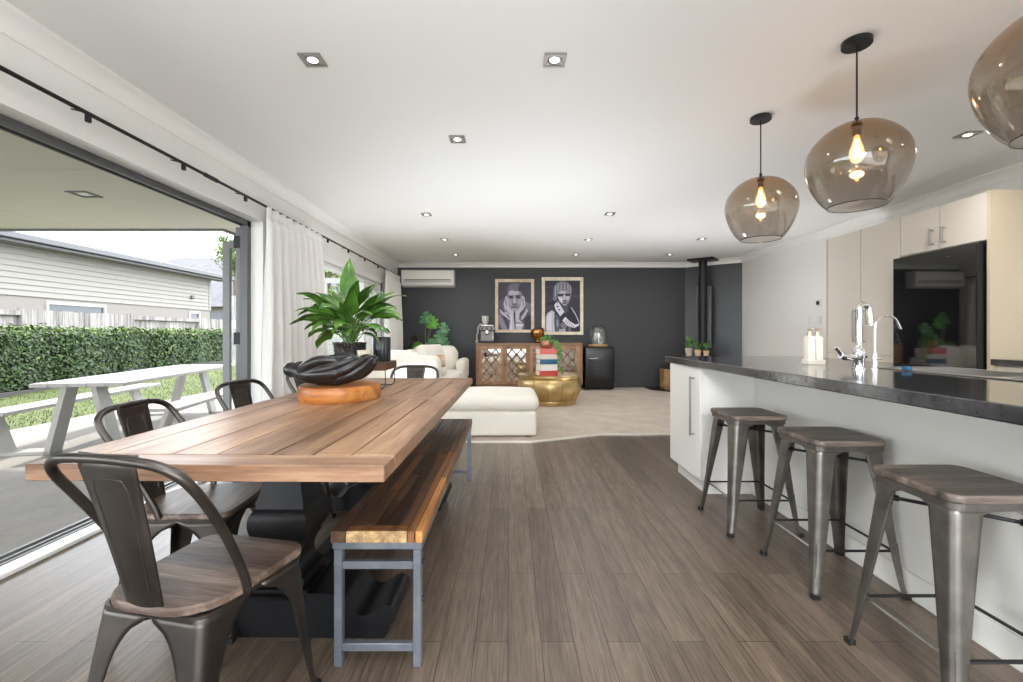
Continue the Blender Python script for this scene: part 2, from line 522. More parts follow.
# --- outside: patio, lawn, soffit
G = -.15
m, nt, b = new_mat('patio concrete')
v = coords(nt, (1, .5, 1)); n1 = noise(nt, v, 1.6, 6, .62); n2 = noise(nt, v, 30, 3)
c = ramp(nt, n1, [(.3, S(100, 97, 92)), (.7, S(134, 129, 122))])
c = mixc(nt, .5, c, ramp(nt, n2, [(.3, (.75, .75, .75, 1)), (.7, (1.1, 1.1, 1.1, 1))]), 'MULTIPLY')
nt.links.new(c, b.inputs['Base Color']); b.inputs['Roughness'].default_value = .7
M['concrete'] = m
struct(MB().box(-6.5, XL - .02, -9.0, 11.0, G - .1, G).build('ground_patio', M['concrete']))
struct(MB().box(-6.5, 9.0, -11.0, YR - .16, G - .1, G + .02).build('ground_rear_bounce', mat('pale bounce paving', S(205, 200, 190), .8, var=.1, vscale=4)))  # unseen pale ground added to bounce sunlight up to the ceiling
m, nt, b = new_mat('lawn turf')
v = coords(nt); n1 = noise(nt, v, 2.2, 5); n2 = noise(nt, v, 60, 3)
c = ramp(nt, n1, [(.3, S(52, 66, 24)), (.7, S(78, 86, 40))])
c = mixc(nt, .6, c, ramp(nt, n2, [(.3, (.6, .62, .5, 1)), (.7, (1.15, 1.15, 1.1, 1))]), 'MULTIPLY')
nt.links.new(c, b.inputs['Base Color']); b.inputs['Roughness'].default_value = .95
M['lawn'] = m
def gz(x, y):
    t = max(0.0, min(1.0, (-6.5 - x) / 2.5)); u = max(0.0, min(1.0, (y - 7.2) / 4.0))
    return G + t * (.09 + .26 * u)
xs = [-6.5 - .25 * i for i in range(13)] + [-11, -13, -20, -40]; ys = [-9 + j for j in range(0, 35)] + [30, 45, 70]
struct(MB().sheet([[(x, y, gz(x, y)) for y in ys] for x in xs]).build('ground_lawn', M['lawn']))
struct(MB().sheet([[(x, y, G - .12) for y in (11, 30, 70)] for x in (-6.5, 0, 20)]).build('ground_beyond', M['lawn']))
mb = MB()
for i in range(7000):
    x = -6.5 - rnd.random() ** 1.2 * 2.6; y = rnd.uniform(5.0, 14.5); z = gz(x, y); a = rnd.uniform(0, PI); h = rnd.uniform(.02, .05); w = .006
    dx, dy = math.cos(a) * w, math.sin(a) * w; lx, ly = rnd.uniform(-.02, .02), rnd.uniform(-.02, .02)
    mb.add([(x - dx, y - dy, z), (x + dx, y + dy, z), (x + lx, y + ly, z + h)], [(0, 1, 2)])
o = mb.build('grass', mat('grass blades', S(74, 86, 36), .8, c2=S(50, 66, 24), vscale=9)); tag(o, 'short green lawn between the concrete patio and the hedge', 'grass', kind='stuff')

M['soffit'] = mat('patio soffit sheet', S(196, 193, 182), .6, var=.05, vscale=1)
m_s = [M['soffit'], M['alu_dark']]
mb = MB()
for y0, y1 in ((-6.0, -2.0), (-1.99, .75), (.76, 3.46), (3.47, 5.40)):
    for x0, x1 in ((-7.4, -5.1), (-5.093, -2.46)):
        mb.box(x0, x1, y0, y1, 2.35, 2.40)
mb.box(-3.40, -2.46, 5.41, 12.0, 2.35, 2.40)
mb.box(-7.4, -2.46, -6.0, 5.40, 2.402, 2.6); mb.box(-3.4, -2.46, 5.4, 12.0, 2.402, 2.6)
mb.mi = 1
mb.box(-7.44, -3.40, 5.40, 5.46, 2.33, 2.62).box(-3.46, -3.40, 5.46, 12.0, 2.33, 2.62).box(-7.46, -7.40, -6.0, 5.46, 2.33, 2.62)
struct(mb.build('roof_patio', m_s))
struct(MB().box(-7.38, -7.28, 5.22, 5.32, G, 2.35, .004).build('column_patio', M['alu_dark'])) if False else None
t = thing('outdoor_downlight', 'small square recessed light in the patio soffit outside the open doors', 'light', (-3.8, 4.06, 2.35))
MB().box(-.09, .09, -.09, -.065, -.008, .0).box(-.09, .09, .065, .09, -.008, 0).box(-.09, -.065, -.065, .065, -.008, 0).box(.065, .09, -.065, .065, -.008, 0).build('frame', M['alu_dark'], t)
MB().cyl((0, 0), .045, -.006, -.001).build('lens', M['white_metal'], t)

# --- hedge
M['leaf_hedge'] = mat('hedge leaf', S(56, 82, 34), .5, c2=S(24, 42, 16), vscale=7)
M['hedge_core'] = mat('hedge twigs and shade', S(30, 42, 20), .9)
M['leaf_tip'] = mat('young hedge leaf', S(96, 114, 44), .5, c2=S(66, 92, 34), vscale=9)
hy0, hy1, hx0, hx1, hz1 = 5.5, 15.6, -9.9, -9.05, 1.2
hd = thing('hedge', 'long clipped green hedge in front of the paling fence', 'hedge', (-9.45, 10.5, 0))
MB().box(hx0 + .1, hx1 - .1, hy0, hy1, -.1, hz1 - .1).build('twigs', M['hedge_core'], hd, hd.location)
mb = MB()
def leafq(mb, c, n, s, w=.5):
    n = n.normalized(); u = n.orthogonal().normalized()
    u = Matrix.Rotation(rnd.uniform(0, 2 * PI), 3, n) @ u; v = n.cross(u)
    mb.add([tuple(c - u * s), tuple(c + v * s * w + n * s * .15), tuple(c + u * s), tuple(c - v * s * w + n * s * .15)], [(0, 1, 2, 3)])
for i in range(21000):
    y = rnd.uniform(hy0, hy1); k = rnd.random()
    wob = .05 * math.sin(y * 2.1) + .04 * math.sin(y * 5.3 + 1)
    if k < .74:
        c = Vector((hx1 + wob - abs(rnd.gauss(0, .06)), y, rnd.uniform(gz(-9, y) + .06, hz1 + .02))); n = Vector((1, rnd.uniform(-.9, .9), rnd.uniform(-.5, 1.1)))
    else:
        c = Vector((rnd.uniform(hx0, hx1), y, hz1 + .02 * math.sin(y * 3) + rnd.gauss(0, .025))); n = Vector((rnd.uniform(-.8, .8), rnd.uniform(-.8, .8), 1))
    mb.mi = 1 if (c.z > hz1 - .12 and rnd.random() < .5) or rnd.random() < .06 else 0
    leafq(mb, c, n, rnd.uniform(.03, .055))
mb.build('foliage', [M['leaf_hedge'], M['leaf_tip']], hd, hd.location, smooth=0)
mb = MB()
for j in range(10):
    y0, y1 = hy0 + j * 1.0, hy0 + (j + 1) * 1.0
    zz = gz(-9.0, (y0 + y1) / 2)
    mb.box(-8.96, -8.88, y0, y1, zz - .12, zz + .07)
tag(mb.build('garden_edging', mat('dark garden edging', S(70, 68, 66), .8)), 'low dark edging board along the foot of the hedge', 'edging')

# --- paling fence
M['paling'] = wood('weathered paling', [S(92, 88, 85), S(140, 136, 133), S(170, 167, 164)], 'Z', 9, .9, .3, tint=[(.72, .71, .7, 1), (1, 1, 1, 1)])
fx = -10.4
fe = thing('fence', 'weathered grey timber paling fence behind the hedge', 'fence', (fx, 12, 0))
for k in range(6):
    y0 = 4.2 + k * 2.75; y1 = y0 + 2.75
    mb = MB(); n = 20
    for j in range(n):
        mb.tint = rnd.random()
        a = y0 + (y1 - y0) * j / n
        front = k % 2 == 0
        mb.box(fx + (.03 if front else -.05), fx + (.05 if front else -.03), a + .004, a + (y1 - y0) / n - .004, 0, 1.62 + rnd.uniform(-.012, .012) if front else 1.5)
    mb.tint = .5
    if k % 2: mb.box(fx - .03, fx + .05, y0, y1, 1.5, 1.6)
    mb.build('paling_panel', M['paling'], fe, fe.location)
    p = MB(); p.tint = .2; p.box(fx - .05, fx + .07, y0 - .06, y0 + .06, 0, 1.64); p.build('post', M['paling'], fe, fe.location)

# --- neighbouring house
M['weatherboard'] = mat('beige weatherboard paint', S(128, 125, 119), .6)
M['plinth'] = mat('beige plaster', S(124, 120, 114), .8)
M['gutter'] = mat('grey gutter', S(84, 84, 88), .5)
M['roof_grey'] = mat('grey roof tile', S(80, 79, 85), .8, c2=S(62, 62, 69), vscale=3)
M['dark_glass'] = mat('dark window glass', S(58, 66, 70), .15)
M['window_white'] = mat('white window paint', S(170, 170, 168), .5)
nh = thing('neighbouring_house', 'long beige weatherboard house beyond the fence', 'house', (-14, 12, 0))
hoff = nh.location
mb = MB()
hy_0, hy_1, wx = 1.0, 18.2, -12.0
n = 9; z0 = 2.04; step = (3.3 - z0) / n * 1.02
for i in range(n):
    a = z0 + i * step
    mb.add([(wx + .03, hy_0, a), (wx + .03, hy_1, a), (wx, hy_1, a + step), (wx, hy_0, a + step), (wx - .05, hy_0, a), (wx - .05, hy_1, a)], [(0, 1, 2, 3), (0, 4, 5, 1), (1, 5, 2), (0, 3, 4)])
mb.box(wx - 6, wx - .06, hy_0, hy_1 - .01, 2.0, 3.3)
mb.box(wx - .06, wx + .035, hy_1 - .1, hy_1 + .01, 2.04, 3.3)
mb.build('weatherboard_wall', M['weatherboard'], nh, hoff)
mb = MB().box(wx - 6, wx - .01, hy_0, 11.76, -.1, 2.04).box(wx - 6, wx - .01, 13.5, 17.0, -.1, 2.04).box(wx - 6, wx - .01, 17.6, hy_1, -.1, 2.04)
mb.box(wx - 6, wx - .01, 11.76, 13.5, 1.95, 2.04).box(wx - 6, wx - .01, 11.76, 13.5, -.1, .9).box(wx - 6, wx - .01, 17, 17.6, 1.95, 2.04).box(wx - 6, wx - .01, 17, 17.6, -.1, .9)
mb.build('lower_wall', M['plinth'], nh, hoff)
for a, c_ in ((11.76, 13.5), (17.0, 17.6)):
    mb = MB().box(wx - .05, wx + .03, a, c_, 1.88, 1.96).box(wx - .05, wx + .03, a, a + .06, .9, 1.88).box(wx - .05, wx + .03, c_ - .06, c_, .9, 1.88).box(wx - .05, wx + .03, a, c_, .9, .96)
    wf = mb.build('window_frame', M['window_white'], nh, hoff)
    MB().box(wx - .04, wx - .02, a + .06, c_ - .06, .96, 1.88).build('pane', M['dark_glass'], wf, hoff)
mb = MB().prism([(wx + .62, 3.3), (wx + .62, 3.34), (wx - 6.5, 4.15), (wx - 6.5, 4.05), (wx - .0, 3.3)], hy_0 - .5, hy_1 + .6, 'y')
mb.build('roof', M['roof_grey'], nh, hoff)
mb = MB().box(wx + .52, wx + .64, hy_0 - .5, hy_1 + .6, 3.3, 3.46, .02).box(wx + .46, wx + .52, hy_0 - .5, hy_1 + .6, 3.24, 3.42)
mb.build('gutter', M['gutter'], nh, hoff)
MB().box(wx - .02, wx + .46, hy_0 - .5, hy_1 + .6, 3.26, 3.30).build('eave_soffit', M['weatherboard'], nh, hoff)
MB().box(wx, wx + .1, 17.05, 17.2, 2.42, 2.55, .02).build('wall_light', M['gutter'], nh, hoff)

fh = thing('distant_house', 'far house with a grey hipped roof beyond the beige neighbour', 'house', (-18, 31, 0))
fo = fh.location
def hip(mb, x0, x1, y0, y1, z0, z1, rx0, rx1, ry):
    mb.add([(x0, y0, z0), (x1, y0, z0), (x1, y1, z0), (x0, y1, z0), (rx0, ry, z1), (rx1, ry, z1)], [(0, 1, 5, 4), (1, 2, 5), (2, 3, 4, 5), (3, 0, 4), (0, 3, 2, 1)])
mb = MB(); hip(mb, -28, -12, 26, 36.5, 2.55, 6.3, -22.8, -16, 31); mb.build('roof', M['roof_grey'], fh, fo, smooth=0)
mb = MB(); hip(mb, -21.5, -8.0, 24, 36, 2.55, 7.4, -15.6, -12, 30); mb.build('front_roof', M['roof_grey'], fh, fo, smooth=0)
MB().box(-27.4, -12.6, 26.6, 36, -.1, 2.55).box(-21, -8.6, 24.5, 35.5, -.1, 2.55).build('wall', M['plinth'], fh, fo)
MB().box(-16.2, -14.4, 24.45, 24.52, 1.2, 2.3).build('window', M['dark_glass'], fh, fo)

# --- trees outside
M['leaf_tree'] = mat('tree leaf', S(96, 118, 56), .5, c2=S(56, 80, 30), vscale=4)
M['bark'] = mat('bark', S(92, 78, 62), .9, var=.4, vscale=12)
def tree(name, label, x, y, h, crown, n, size, seed, zmin=.35):
    r = random.Random(seed)
    t = thing(name, label, 'tree', (x, y, G))
    mb = MB()
    mb.tube([(0, 0, 0), (.06, .03, h * .35), (-.03, .05, h * .7), (0, 0, h * .92)], [.1, .08, .05, .02], 8)
    ends = []
    for i in range(16):
        a = r.uniform(0, 2 * PI); z = r.uniform(zmin, .85) * h; rr = crown * r.uniform(.55, 1) * math.sin(min(1, (z / h - .15) * 1.25) * PI * .82 + .3)
        e = Vector((math.cos(a) * rr, math.sin(a) * rr, z + crown * r.uniform(.1, .5)))
        mb.tube([(0, 0, z * .85), tuple(e * .5 + Vector((0, 0, z * .45))), tuple(e)], [.03, .018, .008], 5); ends.append((Vector((0, 0, z * .85)), e))
    mb.build('trunk', M['bark'], t)
    mb = MB()
    for i in range(n):
        s0, e = r.choice(ends); k = r.uniform(.45, 1.1)
        c = s0.lerp(e, k) + Vector((r.gauss(0, crown * .14), r.gauss(0, crown * .14), r.gauss(0, crown * .12)))
        leafq(mb, c, Vector((r.uniform(-1, 1), r.uniform(-1, 1), r.uniform(-.2, 1))), r.uniform(.6, 1.1) * size)
    mb.build('crown', M['leaf_tree'], t, smooth=0)
    return t
tree('garden_tree', 'slender light green tree rising behind the folded grey door leaves', -12.5, 20.6, 6.1, 1.0, 1300, .09, 3, .72)
tree('garden_tree', 'leafy green tree outside the white french door by the long curtain', -4.6, 11.6, 3.6, 1.15, 3600, .07, 5, .2)

# --- outdoor picnic table with joined benches
M['white_timber'] = mat('white painted outdoor timber', S(154, 152, 148), .5, var=.05, vscale=7)
pt = thing('picnic_table', 'white outdoor picnic table with two joined benches on the sunny patio', 'table', (-4.76, 6.0, G), R(11))
Lh = 1.62
mb = MB()
for i in range(5):
    mb.tint = .5; x0 = -.40 + i * .17
    mb.box(x0, x0 + .166, -1.32, Lh, .70, .74, .004)
mb.build('tabletop', M['white_timber'], pt)
for sx in (-1, 1):
    MB().box(sx * .64, sx * .94, -1.28, Lh - .05, .41, .45, .004).build('bench_seat', M['white_timber'], pt)
for sy in (-1.17, 1.17):
    for sx in (-1, 1):
        def plank(x0, z0, x1, z1, w, dpt=.09):
            dv = Vector((x1 - x0, 0, z1 - z0)).normalized(); nv = Vector((-dv.z, 0, dv.x)) * w / 2
            q = [(x0 - nv.x, z0), (x0 + nv.x, z0), (x1 + nv.x, z1), (x1 - nv.x, z1)]
            return MB().prism(q, sy - dpt, sy + dpt, 'y')
        plank(sx * .29, 0, sx * .13, .70, .055).build('table_leg', M['white_timber'], pt)
        plank(sx * .69, 0.02, sx * .82, .41, .05).build('bench_leg', M['white_timber'], pt)
        MB().box(sx * .26, sx * .71, sy - .09, sy + .09, 0, .035, .003).build('foot_plate', M['white_timber'], pt)
# ================================================================== DINING AREA
# --- table
TX0, TX1, TY0, TY1, TZ = -1.255, -.305, 1.18, 3.52, .76
M['table_wood'] = wood('waxed reclaimed elm', [S(98, 70, 50), S(158, 120, 90), S(196, 162, 132)], 'Y', 9, .34, .25, tint=[(.66, .65, .64, 1), (1.08, 1.06, 1.04, 1)], spec=.6, fine=70)
M['table_wood_x'] = wood('waxed reclaimed elm cross grain', [S(98, 70, 52), S(152, 116, 90), S(190, 158, 130)], 'X', 9, .34, .25, tint=[(.72, .70, .68, 1), (1.08, 1.06, 1.04, 1)], spec=.6, fine=70)
tb = thing('dining_table', 'long chunky reclaimed timber dining table on black carved pedestals', 'table', ((TX0 + TX1) / 2, (TY0 + TY1) / 2, 0))
to = tb.location; tb.rotation_euler = (0, 0, -.015)
mb = MB()
zt0, zt1, g = .716, TZ, .005
mid = 2.44
sw, ew = .125, .105
def brd(x0, x1, y0, y1, mi, tint, b=.0022):
    mb.mi = mi; mb.tint = tint; mb.box(x0 + g / 2, x1 - g / 2, y0 + g / 2, y1 - g / 2, zt0, zt1, b)
for (y0, y1) in ((TY0, mid), (mid, TY1)):
    near = y0 == TY0
    ya, yb = (y0 + ew, y1 - .05) if near else (y0 + .05, y1 - ew)
    brd(TX0, TX0 + sw, ya, yb, 0, rnd.uniform(.3, .7)); brd(TX1 - sw, TX1, ya, yb, 0, .8)
    brd(TX0, TX1, y0, ya, 1, .75 if near else .5); brd(TX0, TX1, yb, y1, 1, .5)
    wd = [.19, .13, .16, .12, .11]
    x = TX0 + sw; k = (TX1 - TX0 - 2 * sw) / sum(wd)
    for j, w in enumerate(wd):
        brd(x, x + w * k, ya, yb, 0, rnd.uniform(.1, 1), .0012); x += w * k
mb.mi = 1; mb.tint = 0; mb.box(TX0 + .03, TX1 - .03, TY0 + .03, TY1 - .03, .709, .7175)
mb.build('tabletop', [M['table_wood'], M['table_wood_x']], tb, to)
prof = [(.068, .712), (.062, .66), (.063, .60), (.070, .545), (.082, .495), (.088, .478), (.088, .457), (.091, .452), (.098, .445), (.106, .43), (.109, .412), (.109, .39), (.104, .365), (.094, .345), (.084, .332), (.082, .328), (.082, .315), (.076, .308), (.066, .285), (.062, .26), (.066, .232), (.080, .212), (.092, .203), (.094, .178), (.112, .172), (.112, .13)]
for py in (1.76, 2.94):
    cx = -.838
    mb = MB()
    mb.loft([[(cx - h, py - h, z), (cx + h, py - h, z), (cx + h, py + h, z), (cx - h, py + h, z)] for h, z in prof][::-1])
    mb.build('pedestal', M['black_ink'], tb, to, smooth=40)
    cx = -.80
    half = [(0, 0), (.352, 0), (.362, .01), (.378, .05)] + [(.365 + .035 * math.cos(t), .085 + .035 * math.sin(t)) for t in [R(-35 + 27 * i) for i in range(6)]] + [(.332, .106), (.308, .089), (.282, .081), (.257, .087), (.236, .106), (.216, .135), (.19, .153), (.155, .160), (0, .160)]
    poly = [(cx + x, z) for x, z in half] + [(cx - x, z) for x, z in half[::-1] if x > 0]
    MB().prism(poly, py - .112, py + .112, 'y').build('scroll_foot', M['black_ink'], tb, to, smooth=40)
MB().box(-.87, -.80, 1.86, 2.84, .06, .13, .004).build('stretcher', M['black_ink'], tb, to)

# --- bench
M['bench_wood'] = wood('reclaimed multi tone timber', [S(84, 72, 62), S(190, 176, 164), S(255, 250, 240)], 'Y', 14, .42, .5,
                       tint=[S(62, 44, 36), S(106, 80, 62), S(146, 108, 78), S(226, 150, 66), S(250, 226, 176)], fine=45)
bx0, bx1, by0, by1 = -.588, -.285, 1.485, 3.46
be = thing('bench', 'long bench of mixed reclaimed boards on a grey steel frame beside the dining table', 'bench', ((bx0 + bx1) / 2, (by0 + by1) / 2, 0))
bo = be.location
mb = MB()
def bb(x0, x1, y0, y1, tint, z0=.417, z1=.455):
    mb.tint = tint; mb.box(x0 + .0014, x1 - .0014, y0 + .0014, y1 - .0014, z0, z1, .0015)
bb(bx0, bx0 + .05, by0, by1, .28); bb(bx1 - .052, bx1 - .026, by0, 2.5, .55); bb(bx1 - .026, bx1, by0, 2.05, .8); bb(bx1 - .026, bx1, 2.05, by1, .5); bb(bx1 - .052, bx1 - .026, 2.5, by1, .3)
bb(bx0 + .05, bx1 - .052, by0, by0 + .008, .98); bb(bx0 + .05, bx1 - .052, by0 + .008, by0 + .05, .55)
cw = (bx1 - .052 - bx0 - .05) / 5
tones = [.22, .36, .05, .12, .32]
for j in range(5):
    x = bx0 + .05 + j * cw; y = by0 + .05
    first = True
    while y < 2.43:
        l = min(rnd.choice([.22, .35, .5, .8]), 2.43 - y)
        if 2.43 - (y + l) < .08: l = 2.43 - y
        bb(x, x + cw, y, y + l, tones[j] if first else max(.0, min(.6, tones[j] + rnd.uniform(-.14, .22)))); y += l; first = False
    y = 2.47
    while y < by1 - .04:
        l = min(rnd.choice([.25, .4, .6]), by1 - .04 - y)
        bb(x, x + cw, y, y + l, rnd.uniform(.1, .45)); y += l
bb(bx0 + .05, bx1 - .052, 2.43, 2.47, .38); bb(bx0 + .05, bx1 - .052, by1 - .04, by1, .3)
mb.build('bench_top', M['bench_wood'], be, bo)
M['bench_steel'] = mat('grey blue raw steel', S(140, 147, 156), .36, .6, c2=S(106, 113, 122), vscale=8)
mb = MB()
s = .028
lx0, lx1 = bx0 + .002, bx1 - .004
for y in (by0 + .012, by1 - .012 - s):
    mb.box(lx0, lx1, y, y + s, .39, .417, .003)
mb.box(lx0, lx0 + s, by0 + .04, by1 - .04, .39, .4165, .003).box(lx1 - s, lx1, by0 + .04, by1 - .04, .39, .4165, .003)
mb.build('top_frame', M['bench_steel'], be, bo)
for y in (by0 + .016, by1 - .016 - s):
    for x in (lx0 + .004, lx1 - s - .004):
        MB().box(x, x + s, y, y + s, 0, .39, .003).build('leg', M['bench_steel'], be, bo)
    MB().box(lx0 + s + .004, lx1 - s - .004, y + .003, y + s - .003, .322, .348, .002).build('cross_bar', M['bench_steel'], be, bo)
    MB().box(lx0 + s + .004, lx1 - s - .004, y + .003, y + s - .003, .05, .076, .002).build('cross_bar', M['bench_steel'], be, bo)
    for z in (.20, .34, .405):
        pass
for z in (.345, .22):
    c0 = Vector((lx1 - .006, by0 + .03, z)); MB().tube([tuple(c0), (c0.x + .012, c0.y, c0.z)], .007, 6).build('bolt', M['black_metal'], be, bo)

# --- metal legs of chairs and stools: a folded sheet that widens into the apron arch
def leg_sheet(foot, top, cen, w0, w1, za, zt, ztop, r=.022, nz=22):
    sx = -1 if foot[0] > 0 else 1
    sy = -1 if foot[1] > cen else 1
    grid = []
    for i in range(nz + 1):
        z = ztop * i / nz
        if i == nz: z = ztop
        t = z / ztop
        cx, cy = foot[0] + (top[0] - foot[0]) * t, foot[1] + (top[1] - foot[1]) * t
        out = .004 * max(0, 1 - z / .10) ** 2            # toe kick-out
        cx -= sx * out; cy -= sy * out
        k = min(1, z / za)
        hx, hy = abs(cx), abs(cy - cen)
        w = w0 + (w1 - w0) * k ** 1.2
        wx = wy = w
        if z > za:
            u = min(1, (z - za) / (zt - za)); q = 1 - math.sqrt(max(0, 1 - u * u))
            wx = w + (hx - w) * q; wy = w + (hy - w) * q
        rr = min(r, w * .6)
        row = []
        for a in (1, .8, .55, .3): row.append((cx + sx * (rr + (wx - rr) * a), cy, z))
        for a in range(0, 6):
            th = R(90 * a / 5)
            row.append((cx + sx * (rr - rr * math.sin(th)), cy + sy * (rr - rr * math.cos(th)), z))
        for a in (.3, .55, .8, 1): row.append((cx, cy + sy * (rr + (wy - rr) * a), z))
        grid.append(row)
    return grid, sx, sy

def make_leg(root, name, foot, top, cen, w0, w1, za, zt, ztop, mtl):
    grid, sx, sy = leg_sheet(foot, top, cen, w0, w1, za, zt, ztop)
    mb = MB().sheet(grid)
    # pressed rib down the lower shin
    o = mb.build('leg', mtl, root, smooth=50, solid=.0035)
    g0 = grid[0]
    fx_, fy_ = sum(p[0] for p in g0) / len(g0), sum(p[1] for p in g0) / len(g0)
    r_ = MB(); r_.loft([[(fx_ + a * (.013 if z < .01 else .012), fy_ + b * (.013 if z < .01 else .012), z) for a, b in ((-1, -1), (1, -1), (1, 1), (-1, 1))] for z in (0, .018)])
    r_.build('rubber_foot', M['rubber'], o)
    q = MB(); c0 = Vector(foot); c1 = Vector(top)
    a, b_ = c0.lerp(c1, .14), c0.lerp(c1, .36)
    q.tube([(a.x + sx * .0066, a.y + sy * .0066, a.z), (b_.x + sx * .0066, b_.y + sy * .0066, b_.z)], .0045, 6)
    q.build('pressed_rib', mtl, o)
    return o

def rrect(hx, hy, r, n=5, taper=0.0, cy=0.0, rb=None):
    pts = []; r0 = r
    for (qx, qy, a0) in ((1, 1, 0), (-1, 1, 90), (-1, -1, 180), (1, -1, 270)):
        hxx = hx * (1 - taper if qy < 0 else 1)
        r = rb if (rb and qy < 0) else r0
        for i in range(n + 1):
            a = R(a0 + 90 * i / n)
            pts.append((qx * (hxx - r) + r * math.cos(a), cy + qy * (hy - r) + r * math.sin(a)))
    return pts

M['chair_wood'] = wood('dark stained chair seat', [S(36, 27, 22), S(92, 75, 64), S(150, 130, 116)], 'X', 11, .4, .5, fine=60)
M['stool_wood'] = wood('dark stained stool seat', [S(30, 25, 22), S(78, 67, 60), S(132, 118, 108)], 'X', 11, .42, .5, fine=60)

def seat_slab(root, hx, hy, r, z0, z1, mtl, taper=0, cy=0, rb=None):
    mb = MB()
    k = [(0.0, -.004), (.3, 0), (1, 0), ]
    a = rrect(hx - .004, hy - .004, r - .004, 5, taper, cy, rb); bq = rrect(hx, hy, r, 5, taper, cy, rb)
    rings = [[(x, y, z0) for x, y in a], [(x, y, z0 + .004) for x, y in bq], [(x, y, z1 - .005) for x, y in bq], [(x, y, z1) for x, y in a]]
    mb.loft(rings)
    return mb.build('seat', mtl, root, smooth=40)

def make_chair(label):
    t = thing('metal_chair', label, 'chair', (0, 0, 0), 0, 'metal dining chairs')
    cen = 0.0
    ztop = .425
    for fx_, fy_, tx_, ty_ in ((-.195, .205, -.165, .165), (.195, .205, .165, .165), (-.19, -.235, -.150, -.17), (.19, -.235, .150, -.17)):
        make_leg(t, 'leg', (fx_, fy_, 0), (tx_, ty_, ztop), 0.0, .028, .055, .24, .408, ztop, M['chair_steel'])
    mb = MB()
    a = rrect(.172, .176, .04, 5, .1); b_ = rrect(.166, .170, .04, 5, .1)
    mb.loft([[(x, y, .418) for x, y in a], [(x, y, .432) for x, y in a], [(x, y, .432) for x, y in b_], [(x, y, .418) for x, y in b_], [(x, y, .418) for x, y in a]], False)
    mb.build('seat_frame', M['chair_steel'], t)
    seat_slab(t, .178, .188, .055, .432, .455, M['chair_wood'], .06, -.002, .115)
    # hoop
    side = [(.172, -.055, .440), (.176, -.075, .50), (.186, -.135, .62), (.193, -.195, .72), (.192, -.232, .775), (.178, -.256, .812), (.145, -.268, .832), (.10, -.274, .841), (0, -.276, .845)]
    side = [(x, y, .44 + (z - .44) * .955) for x, y, z in side]
    pts = catmull(side + [(-x, y, z) for x, y, z in side[-2::-1]], 4)
    MB().tube([tuple(p) for p in pts], .0115, 10).build('back_hoop', M['chair_steel'], t, smooth=60)
    # splat
    g = []
    for i in range(15):
        u = i / 14
        z = .425 + (.834 - .425) * u; y = -.176 - .098 * (u ** 1.15)
        w = .052 + .030 * u ** 1.2
        if i == 14: y += .010; z = .8365
        if i == 0: y += .004
        g.append([(w * a, y - .007 * (1 - a * a), z) for a in (-1, -.75, -.5, -.25, 0, .25, .5, .75, 1)])
    sp_ = MB().sheet(g).build('back_splat', M['chair_steel'], t, smooth=60, solid=.004)
    lp = []
    for (a, u) in ((-.55, .16), (-.62, .5), (-.62, .80), (-.50, .86), (0, .865), (.50, .86), (.62, .80), (.62, .5), (.55, .16)):
        w = .052 + .030 * u ** 1.2
        lp.append((w * a, -.176 - .098 * u ** 1.15 - .007 * (1 - a * a), .425 + .409 * u))
    MB().tube(lp, .0035, 6).build('pressed_outline', M['chair_steel'], sp_, smooth=60)
    # under-seat brace
    mb = MB()
    mb.tube([(-.15, .15, .37), (.14, -.16, .37)], .006, 6).tube([(.15, .15, .364), (-.14, -.16, .364)], .006, 6)
    mb.build('brace', M['black_metal'], t)
    return t
ch = make_chair('dark metal chair at the near end of the table, its back toward the viewer')
ch.location = (-.835, 1.265, 0); ch.rotation_euler = (0, 0, R(-12))
dup(ch, (-1.21, 1.80, 0), R(-86), 'dark metal chair on the garden-door side, next to the near end chair')
dup(ch, (-1.285, 2.57, 0), R(-97), 'dark metal chair on the garden-door side, in front of the folded grey door leaves')
dup(ch, (-1.23, 3.22, 0), R(-92), 'dark metal chair by the curtain, half hidden behind the black hand bowl')
dup(ch, (-.80, 3.60, 0), R(180), 'dark metal chair at the far end of the table, facing the viewer')

def make_stool(label):
    t = thing('bar_stool', label, 'stool', (0, 0, 0), 0, 'bar stools along the island')
    for sx in (-1, 1):
        for sy in (-1, 1):
            make_leg(t, 'leg', (sx * .196, sy * .196, 0), (sx * .138, sy * .138, .612), 0.0, 0.028, .080, .588, .604, .612, M['gunmetal'])
    mb = MB()
    a = rrect(.15, .15, .035); b_ = rrect(.143, .143, .03)
    mb.loft([[(x, y, .60) for x, y in a], [(x, y, .621) for x, y in a], [(x, y, .621) for x, y in b_], [(x, y, .60) for x, y in b_], [(x, y, .60) for x, y in a]], False)
    mb.build('seat_frame', M['gunmetal'], t)
    seat_slab(t, .157, .157, .04, .621, .646, M['stool_wood'])
    k = .196 - (.196 - .138) * .185 / .612 - .018
    for i, (p, q) in enumerate((((-k, -k), (-k, k)), ((-k, -k), (k, -k)), ((k, -k), (k, k)), ((-k, k), (k, k)))):
        mb = MB().tube([(p[0], p[1], .185), (q[0], q[1], .185)], .007, 8, flat=.7)
        mb.build('foot_rail', M['steel'] if i == 0 else M['black_metal'], t)
    k = .196 - (.196 - .138) * .54 / .612 - .012
    for z, sg in ((.535, 1), (.548, -1)):
        mb = MB().tube([(-k, -k * sg, z), (k, k * sg, z)], .006, 8)
        for f in (.72, -.72): mb.tube([(k * f, k * f * sg, z), (k * (f + .1 * (1 if f > 0 else -1)), k * (f + .1 * (1 if f > 0 else -1)) * sg, z)], .010, 8)
        mb.build('cross_brace', M['black_metal'], t)
    return t
st = make_stool('gunmetal bar stool farthest along the island, beside the white end cabinet')
st.location = (1.385, 2.66, 0)
dup(st, (1.455, 2.08, 0), 0, 'middle one of the three gunmetal bar stools along the island')
